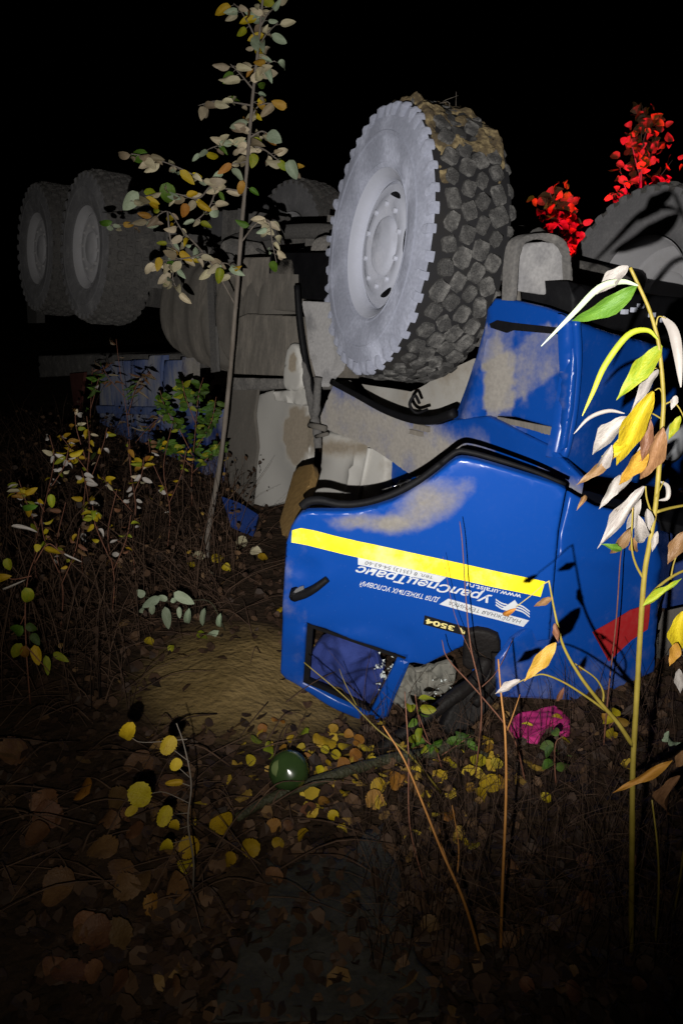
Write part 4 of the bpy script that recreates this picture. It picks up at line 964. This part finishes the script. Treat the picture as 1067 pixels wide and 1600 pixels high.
shrub('green_bush', 'dense green bush growing in front of the blue truck bed', [[(300, 790), (300, 740), (305, 680), (310, 620), (318, 590)], [(305, 720), (280, 670), (260, 640), (250, 610)], [(308, 700), (330, 660), (338, 620)], [(300, 730), (270, 700), (240, 690)], [(300, 740), (330, 710), (345, 690)], [(305, 660), (290, 620), (285, 595)]], 4.35, 330, (.035, .065), [(lf_dgreen, 6), (lf_green, 5), (lf_ygreen, 1.5)], r=.004, wfac=(.45, .6))
shrub('dry_weed', 'dry drooping weed with narrow grey leaves against the blue bed', [[(200, 800), (205, 740), (200, 660), (188, 580), (182, 530)], [(200, 650), (215, 600), (235, 580)], [(195, 620), (170, 590), (160, 570)], [(205, 700), (240, 660), (262, 650)]], 4.6, 60, (.05, .10), [(lf_brown, 2), (lf_red, 1), (lf_dgreen, 1)], 'lance', wfac=(.1, .2))
shrub('green_sprig', 'short upright green sprig beside the red bracket', [[(140, 800), (140, 720), (142, 640), (145, 575)], [(142, 640), (150, 610), (155, 590)]], 4.4, 16, (.05, .08), [(lf_dgreen, 3), (lf_green, 2), (lf_white, .6)], 'lance', wfac=(.25, .35))
# pale-leaved bough lying near the trodden earth
b_ = gpx(352, 985); pb = plant('fallen_bough', 'small lying bough with pale green leaves beside the trodden earth', 'branch', b_)
PY = b_.y
tubes('stem', [(catmull([b_, at(330, 942, PY - .02), at(300, 938, PY - .03), at(260, 940, PY - .03), at(226, 932, PY - .03)]), .003, .0015)], barkdark, pb, 5)
for x, y, x2, y2, wd in ((226, 932, 214, 922, 12), (250, 932, 222, 950, 14), (262, 938, 242, 928, 10), (272, 926, 304, 944, 16), (258, 948, 264, 984, 14), (296, 950, 290, 986, 11), (320, 950, 314, 982, 9), (345, 958, 340, 990, 9), (280, 948, 282, 966, 8), (240, 945, 236, 962, 10), (342, 985, 310, 1008, 12), (222, 958, 224, 946, 9), (268, 936, 276, 942, 9)):
    leaf_at(at(x, y, PY - .04), at(x2, y2, PY - .05), wd * PY / F * 1.1, lf_pgreen, 'ovate', pb, twist=.25)
# small green weeds right of the fallen branch
shrub('green_weed', 'bright green weed under the pink cloth', [[(868, 1225), (866, 1190), (868, 1160), (880, 1150)], [(866, 1190), (850, 1170)], [(868, 1185), (885, 1190)]], 2.15, 16, (.03, .05), [(lf_green, 2), (lf_dgreen, 2)], wfac=(.6, .8))
shrub('green_weed', 'green weed tangled under the mirror arm', [[(690, 1200), (680, 1170), (660, 1150), (650, 1100)], [(690, 1180), (720, 1160), (735, 1150)], [(670, 1160), (655, 1120), (648, 1085)]], 2.15, 24, (.03, .055), [(lf_green, 2), (lf_ygreen, 2), (lf_dgreen, 2)], wfac=(.5, .7))
shrub('yellow_weed', 'yellow-leaved weed standing before the crushed front panel', [[(955, 1160), (952, 1135), (948, 1115)], [(952, 1135), (965, 1120)]], 2.2, 6, (.035, .05), [(lf_yellow, 1), (lf_orange, .4)], wfac=(.7, .9))

# --- shrubs beyond the truck, lit red by a tail lamp
def far_bush(label, cx, Y, lines, n, Lr):
    b_ = gpx_far(cx, Y); o = plant('far_bush', label, 'bush', b_, 'bushes behind the truck glowing red'); l_ = []; cs = []
    for s in lines:
        c = path(s, Y, random.uniform(-.2, .3)); cs.append(c)
        l_.append((catmull([b_, (b_ + c[0]) / 2 + Vector((.05, 0, 0)), c[0]], 4), .012, .008)); l_.append((c, .008, .003))
    for k in range(n):
        c = cs[0] if random.random() < .35 else random.choice(cs); P = c[int(random.random() * (len(c) - .01))] + Vector((random.gauss(0, .05), random.gauss(0, .06), random.gauss(0, .05)))
        an = random.uniform(0, 6.28); dr = Vector((math.cos(an), math.sin(an), random.uniform(-.8, .4))).normalized(); Ln = random.uniform(*Lr)
        leaf_at(P, P + dr * Ln, Ln * .7, wpick([(lf_brown, 3), (lf_orange, 1)]), 'ovate', o, twist=1)
    tubes('stem', l_, bark, o, 5)
def gpx_far(px, Y):
    P = at(px, 500, Y); return drop(P.x, P.y)
far_bush('tall slim far bush glowing red above the right wheel', 995, 7.2, [[(985, 420), (995, 330), (1000, 250), (1003, 165)], [(996, 340), (975, 290), (965, 250)], [(998, 320), (1020, 290), (1050, 250)], [(1000, 260), (1018, 240), (1026, 205)], [(985, 380), (965, 340), (962, 310)], [(1000, 280), (990, 240), (985, 215)], [(1002, 230), (1010, 200), (1012, 180)]], 270, (.06, .11))
far_bush('low far bush glowing red behind the tow bracket', 900, 6.6, [[(915, 420), (895, 370), (870, 330), (858, 300)], [(915, 410), (930, 380), (945, 370)], [(905, 390), (890, 345), (885, 325)], [(920, 420), (905, 390), (890, 372)], [(925, 420), (940, 400), (950, 380)], [(900, 380), (870, 350), (850, 330)]], 270, (.06, .11))
spot('tail_lamp_glow', at(925, 470, 5.9), at(905, 350, 6.8), 170, 95, .6, (1.0, 0.012, 0.06), .04)
spot('tail_lamp_glow', at(1010, 430, 6.4), at(1003, 250, 7.2), 380, 80, .6, (1.0, 0.012, 0.06), .04)

# ------------------------------------------------------------------ things on the ground
# dead branch across the litter
pts = [gpx(*p) + Vector((0, 0, .03)) for p in ((370, 1292), (420, 1262), (480, 1238), (540, 1218), (610, 1198), (680, 1186), (735, 1160))]
o = tubes('fallen_branch', [(catmull(pts, 6), .013, .022), (catmull([pts[5], gpx(715, 1176) + Vector((0, 0, .05)), gpx(760, 1190) + Vector((0, 0, .02))], 5), .014, .008)], barkdark, None, 10, .2)
tag(o, 'curved dark wet branch lying across the yellow leaf litter', 'branch')
# green jar
P = gpx(452, 1236); J = empty('green_jar', (P.x, P.y, P.z)); tag(J, 'round dark green glossy jar lying on the yellow leaves', 'jar')
Vj, Fj = lathe([(-.05, .0), (-.05, .030), (-.046, .046), (-.03, .057), (0, .062), (.03, .061), (.045, .055), (.054, .045), (.060, .030), (.063, .0)], 40)
ax = (CAM - P + Vector((-.25, 0, .25))).normalized()
Mj = wheel_matrix(P + Vector((0, .02, .058)), ax)
link('body', local_mesh('body', Vj, Fj, glassg), Mj, J)
Vj = []; Fj = []
for k in range(13):
    a = .75 + 1.5 * k / 12
    for r, xx in ((.028, .0615), (.040, .0585), (.050, .0515)):
        dr_ = (r - .040) * math.sin(math.pi * k / 12)
        Vj.append(Vector((xx + .0012, -(.040 + dr_) * math.sin(a), (.040 + dr_) * math.cos(a))))
Fj = [(k * 3 + j, k * 3 + j + 1, k * 3 + 4 + j, k * 3 + 3 + j) for k in range(12) for j in range(2)]
link('pale_patch', local_mesh('pale_patch', Vj, Fj, glassp), Mj, J)
# pink cloth
def cloth(name, label, cat, outline, pl, mat, amp, fr, thick=.02, parent=None, dust=None, res=.02):
    o = panel(name, outline, pl, mat, parent, thick=thick, res=res, edge=.01, disp=lambda P, px: amp * noise.noise(P * fr) + amp * .5 * noise.noise(P * fr * 2.7))
    if label: tag(o, label, cat)
    return o
cloth('pink_cloth', 'crumpled pink cloth lying under the crushed front panel', 'cloth', smooth_px([(798, 1135), (800, 1118), (830, 1105), (866, 1098), (880, 1108), (892, 1118), (892, 1140), (878, 1146), (862, 1130), (850, 1140), (840, 1156), (815, 1150), (798, 1135)], 2), plane3((800, 1150, 2.22), (890, 1145, 2.24), (850, 1100, 2.40)), pink, .022, 11, .012, res=.01)
cloth('blue_jacket', 'crumpled dark blue jacket seen through the broken door window', 'jacket', smooth_px([(476, 1040), (500, 1005), (540, 990), (575, 1000), (592, 1030), (598, 1070), (575, 1105), (540, 1085), (478, 1065), (476, 1040)], 2), (DP[0] - DP[1] * .10, DP[1]), navy, .09, 8, .04, res=.012)
cloth('grey_cloth', 'dirty grey cloth hanging in the opening beside the window bar', 'cloth', smooth_px([(612, 1095), (625, 1060), (650, 1042), (690, 1040), (712, 1055), (700, 1080), (660, 1095), (630, 1108), (612, 1095)], 2), (DP[0] - DP[1] * .03, DP[1]), greyc, .05, 22, .015, res=.012)
# broken glass inside the window
gm = ramp_mat('glass_crumbs', [(0.45, 0.5, 0.48), (0.7, 0.75, 0.73)], rough=.1, spec=.8)
V = []; Fc = []
for k in range(70):
    x, y = (random.gauss(598, 9), random.gauss(1046, 12)) if k < 45 else (random.gauss(690, 9), random.gauss(1082, 10))
    P = on(x, y, (DP[0] - DP[1] * .03, DP[1])); q = [P + Vector((random.uniform(-1, 1), random.uniform(-1, 1), random.uniform(-1, 1))) * .007 for _ in range(4)]
    b_ = len(V); V += q; Fc += [(b_, b_ + 1, b_ + 2), (b_, b_ + 2, b_ + 3), (b_, b_ + 3, b_ + 1), (b_ + 1, b_ + 3, b_ + 2)]
o = mesh_world('glass_crumbs', V, Fc, gm, None, smooth=False); o['kind'] = 'stuff'; tag(o, 'scattered crumbs of broken window glass in the door opening', 'broken glass')
# dark plastic sheet in the foreground
V = []; Fc = []; cols_ = 46; rows_ = 40
q0, q1, q2, q3 = (415, 1350), (600, 1325), (690, 1600), (330, 1610)
for i in range(rows_):
    for j in range(cols_):
        s, t_ = j / (cols_ - 1), i / (rows_ - 1)
        x = (q0[0] * (1 - s) + q1[0] * s) * (1 - t_) + (q3[0] * (1 - s) + q2[0] * s) * t_; y = (q0[1] * (1 - s) + q1[1] * s) * (1 - t_) + (q3[1] * (1 - s) + q2[1] * s) * t_
        x += 90 * (s - .5) * noise.noise(Vector((t_ * 4, 0, 1))) + 12 * noise.noise(Vector((s * 3, t_ * 5, 1))); y += (1 - t_) * (70 * noise.noise(Vector((s * 2.5, 0, 5))) + 16 * noise.noise(Vector((s * 9, 0, 2)))); P = gpx(x, y)
        V.append(P + Vector((0, 0, .016 + .010 * noise.noise(P * 3) + .004 * noise.noise(P * 9))))
Fc = [(i * cols_ + j, i * cols_ + j + 1, (i + 1) * cols_ + j + 1, (i + 1) * cols_ + j) for i in range(rows_ - 1) for j in range(cols_ - 1)]
o = mesh_world('plastic_sheet', V, Fc, film); tag(o, 'dull dark plastic sheet lying on the ground at the bottom', 'plastic sheet')
sm = o.modifiers.new('thickness', 'SOLIDIFY'); sm.thickness = .004

# ------------------------------------------------------------------ leaf litter and undergrowth
def litter_mat(name):
    m, t, b, N, L = nodes(name)
    a = N('ShaderNodeAttribute'); a.attribute_name = 'tint'
    rp = N('ShaderNodeValToRGB'); e = rp.color_ramp.elements
    e[0].position = 0; e[0].color = (.020, .012, .008, 1); e[1].position = 1; e[1].color = (.52, .38, .03, 1)
    for p, c in ((.3, (.05, .028, .017)), (.55, (.11, .062, .032)), (.72, (.20, .12, .04)), (.86, (.36, .23, .03))):
        q = e.new(p); q.color = (*c, 1)
    L(a.outputs['Fac'], rp.inputs[0]); L(rp.outputs[0], b.inputs['Base Color']); b.inputs['Roughness'].default_value = .65; b.inputs['Specular IOR Level'].default_value = .25
    return m
lm = litter_mat('leaf_litter')
V = []; Fc = []; tint = []
def litter_leaf(P, s, tn, tilt=.5):
    n_ = Vector((random.gauss(0, tilt), random.gauss(0, tilt), 1)).normalized(); an = random.uniform(0, 6.28)
    x = n_.cross(Vector((math.cos(an), math.sin(an), 0))).normalized(); y = n_.cross(x); b_ = len(V)
    curl = random.uniform(-.25, .35) * s; asp_ = random.uniform(.55, .95)
    V.append(P + n_ * .004)
    for k in range(7):
        a = 2 * math.pi * k / 7; rr = s * .5 * random.uniform(.8, 1.1)
        V.append(P + x * (rr * math.cos(a)) + y * (rr * asp_ * math.sin(a)) + n_ * (.004 + curl * (math.cos(a) ** 2)))
    for k in range(7): Fc.append((b_, b_ + 1 + k, b_ + 1 + (k + 1) % 7))
    tint.extend([tn] * 8)
cnt = 0
while cnt < 9000:
    y = .95 + 5.2 * random.random() ** 1.5; x = random.uniform(-1, 1) * (.35 + .52 * y)
    tr_ = trail(x, y)
    if random.random() < tr_ * .93: continue
    px, py = proj(Vector((x, y, 0)))
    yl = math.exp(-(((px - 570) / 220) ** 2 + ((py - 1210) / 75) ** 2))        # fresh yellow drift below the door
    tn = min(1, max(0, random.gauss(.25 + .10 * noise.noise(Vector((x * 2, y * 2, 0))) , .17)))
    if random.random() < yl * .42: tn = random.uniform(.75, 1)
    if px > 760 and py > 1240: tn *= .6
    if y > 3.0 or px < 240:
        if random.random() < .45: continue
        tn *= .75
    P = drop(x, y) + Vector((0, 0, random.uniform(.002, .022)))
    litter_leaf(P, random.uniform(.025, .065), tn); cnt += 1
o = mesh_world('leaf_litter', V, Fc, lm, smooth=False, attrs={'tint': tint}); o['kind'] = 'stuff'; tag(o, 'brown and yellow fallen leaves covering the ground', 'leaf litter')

# single fallen leaves that can be told apart
def fallen(px, py, wpx, mat, label, grp, ang=None, lift=.03):
    P = gpx(px, py) + Vector((0, 0, lift)); dist = (P - CAM).length; s = wpx * dist / F * .95
    a = random.uniform(0, 6.28) if ang is None else ang
    n_ = Vector((random.gauss(0, .4), -.45 + random.gauss(0, .4), 1)).normalized()
    d = Vector((math.cos(a), math.sin(a), 0)); d = (d - n_ * d.dot(n_)).normalized(); x = d.cross(n_).normalized()
    M = Matrix((x * s * random.uniform(.8, 1.0), d * s, n_ * s)).transposed().to_4x4(); M.translation = P - d * s * .5
    o = link('fallen_leaf', proto('round' if random.random() < .6 else 'ovate', mat), M); tag(o, label, 'leaf', grp); return o
G1 = 'yellow leaves lying around the green jar'; L1 = 'yellow fallen leaf on the litter around the green jar'
for px, py, wp in ((436, 1132, 24), (473, 1152, 20), (498, 1166, 20), (515, 1170, 24), (508, 1184, 14), (540, 1175, 22), (556, 1192, 24), (536, 1205, 22), (498, 1216, 18), (520, 1150, 18), (470, 1180, 16), (424, 1178, 18), (442, 1180, 14), (400, 1168, 20), (418, 1186, 20), (560, 1168, 22), (575, 1180, 22), (545, 1158, 16), (524, 1192, 18), (392, 1200, 18), (580, 1204, 20), (410, 1150, 16), (455, 1165, 14), (480, 1195, 15), (512, 1206, 14)):
    fallen(px, py, wp * 1.05, wpick([(lf_yellow, 7), (lf_ygreen, 1), (lf_orange, 2)]), L1, G1)
G2 = 'yellow leaves lying below the fallen branch'; L2 = 'yellow or tan fallen leaf below the dark fallen branch'
for px, py, wp in ((585, 1262, 30), (480, 1280, 32), (428, 1304, 24), (452, 1302, 18), (350, 1305, 44), (390, 1338, 34), (358, 1357, 26), (428, 1385, 30), (298, 1338, 34), (292, 1366, 28), (618, 1232, 30), (640, 1225, 26), (650, 1246, 24), (590, 1240, 26), (560, 1232, 20), (540, 1246, 22), (436, 1330, 20), (472, 1316, 22), (520, 1290, 22), (505, 1262, 20)):
    fallen(px, py, wp, wpick([(lf_yellow, 3), (lf_orange, 1.6), (lf_brown, 1)]), L2, G2)
G3 = 'yellow leaves lying right of the fallen branch'; L3 = 'yellow fallen leaf between the fallen branch and the forked orange twig'
for px, py, wp in ((704, 1208, 20), (690, 1225, 18), (755, 1180, 30), (745, 1200, 26), (765, 1240, 34), (780, 1235, 26), (752, 1255, 28), (735, 1245, 20), (700, 1285, 24), (720, 1330, 22), (740, 1335, 20), (822, 1150, 22), (870, 1135, 18), (880, 1170, 16), (762, 1165, 20), (775, 1205, 20), (850, 1260, 18)):
    fallen(px, py, wp, wpick([(lf_yellow, 3), (lf_orange, 1)]), L3, G3)
G4 = 'brown leaves lying in the dark left foreground'; L4 = 'brown fallen leaf lying in the dim left foreground'
for k in range(34):
    px, py = random.uniform(20, 300), random.uniform(1180, 1560)
    fallen(px, py, random.uniform(28, 52), wpick([(lf_brown, 8), (lf_orange, 1)]), L4, G4, lift=.035)
G5 = 'yellow leaves lying under the sapling'; L5 = 'yellow fallen leaf near the foot of the sapling'
for px, py, wp in ((310, 875, 22), (340, 880, 20), (375, 856, 26), (400, 868, 20), (355, 895, 16), (330, 905, 16), (410, 880, 18), (268, 1023, 12), (318, 1000, 22), (235, 1012, 18), (440, 960, 16), (300, 890, 14)):
    fallen(px, py, wp, wpick([(lf_yellow, 2), (lf_ygreen, 1), (lf_pale, 1)]), L5, G5)
G6 = 'brown leaves lying in the dark right foreground'; L6 = 'brown withered leaf lying in the dark right foreground'
for k in range(16):
    fallen(random.uniform(640, 1040), random.uniform(1340, 1570), random.uniform(18, 34), lf_brown, L6, G6)

# undergrowth: dry stalks and grass nobody could count
V = []; Fc = []
def stalk(P, h, lean, r):
    a = random.uniform(0, 6.28); d = Vector((math.cos(a), math.sin(a), 0)) * lean
    pts = [P, P + Vector((0, 0, h * .4)) + d * .15, P + Vector((0, 0, h * .75)) + d * .5, P + Vector((0, 0, h)) + d]
    v, f = tube_geo(pts, r, r * .4, 3, len(V)); V.extend(v); Fc.extend(f)
k = 0
while k < 3800:
    y = random.uniform(2.4, 7.0); x = random.uniform(-1, 1) * (.35 + .5 * y)
    px, py = proj(Vector((x, y, 0)))
    if trail(x, y) > .25: continue
    if px > 430 and y < 3.4: continue
    if px > 380 and not (py < 760): continue
    stalk(drop(x, y), random.uniform(.06, .62) * random.random() * (1.2 if y < 4.4 else .8), random.uniform(.02, .35), random.uniform(.0012, .003)); k += 1
for k in range(700):
    px, py = random.uniform(560, 1066), random.uniform(1110, 1520); P = gpx(px, py); stalk(P, random.uniform(.05, .3), random.uniform(.02, .2), .0012)
for k in range(230):
    px, py = random.uniform(-20, 460), random.uniform(830, 1420); P = gpx(px, py)
    if trail(P.x, P.y) > .3 and random.random() < .8: continue
    a = random.uniform(0, 6.28); ln = random.uniform(.08, .4); d = Vector((math.cos(a), math.sin(a), random.uniform(0, .35))) * ln
    q = [P + Vector((0, 0, .015)), P + d * .5 + Vector((0, 0, .03 + random.uniform(-.02, .05))), P + d + Vector((0, 0, .01))]
    v, f = tube_geo(catmull(q, 4), random.uniform(.0015, .004), .001, 4, len(V)); V.extend(v); Fc.extend(f)
o = mesh_world('undergrowth', V, Fc, ramp_mat('dry_stalks', [(0.03, 0.016, 0.010), (0.11, 0.065, 0.04)], rough=.8, scale=9)); o['kind'] = 'stuff'; tag(o, 'thicket of dry brown stalks and grass on the ground', 'undergrowth')
# small leaves caught in the thicket
V = []; Fc = []; tint = []
k = 0
while k < 1300:
    y = random.uniform(2.4, 6.5); x = random.uniform(-1, 1) * (.35 + .5 * y); px, py = proj(Vector((x, y, 0)))
    if px > 420 or trail(x, y) > .2: continue
    litter_leaf(drop(x, y) + Vector((0, 0, random.uniform(.03, .4))), random.uniform(.014, .04), min(1, max(0, random.gauss(.28, .22))), 2.0); k += 1
o = mesh_world('caught_leaves', V, Fc, lm, smooth=False, attrs={'tint': tint}); o['kind'] = 'stuff'; tag(o, 'withered leaves caught in the dry stalks on the left', 'dead leaves')
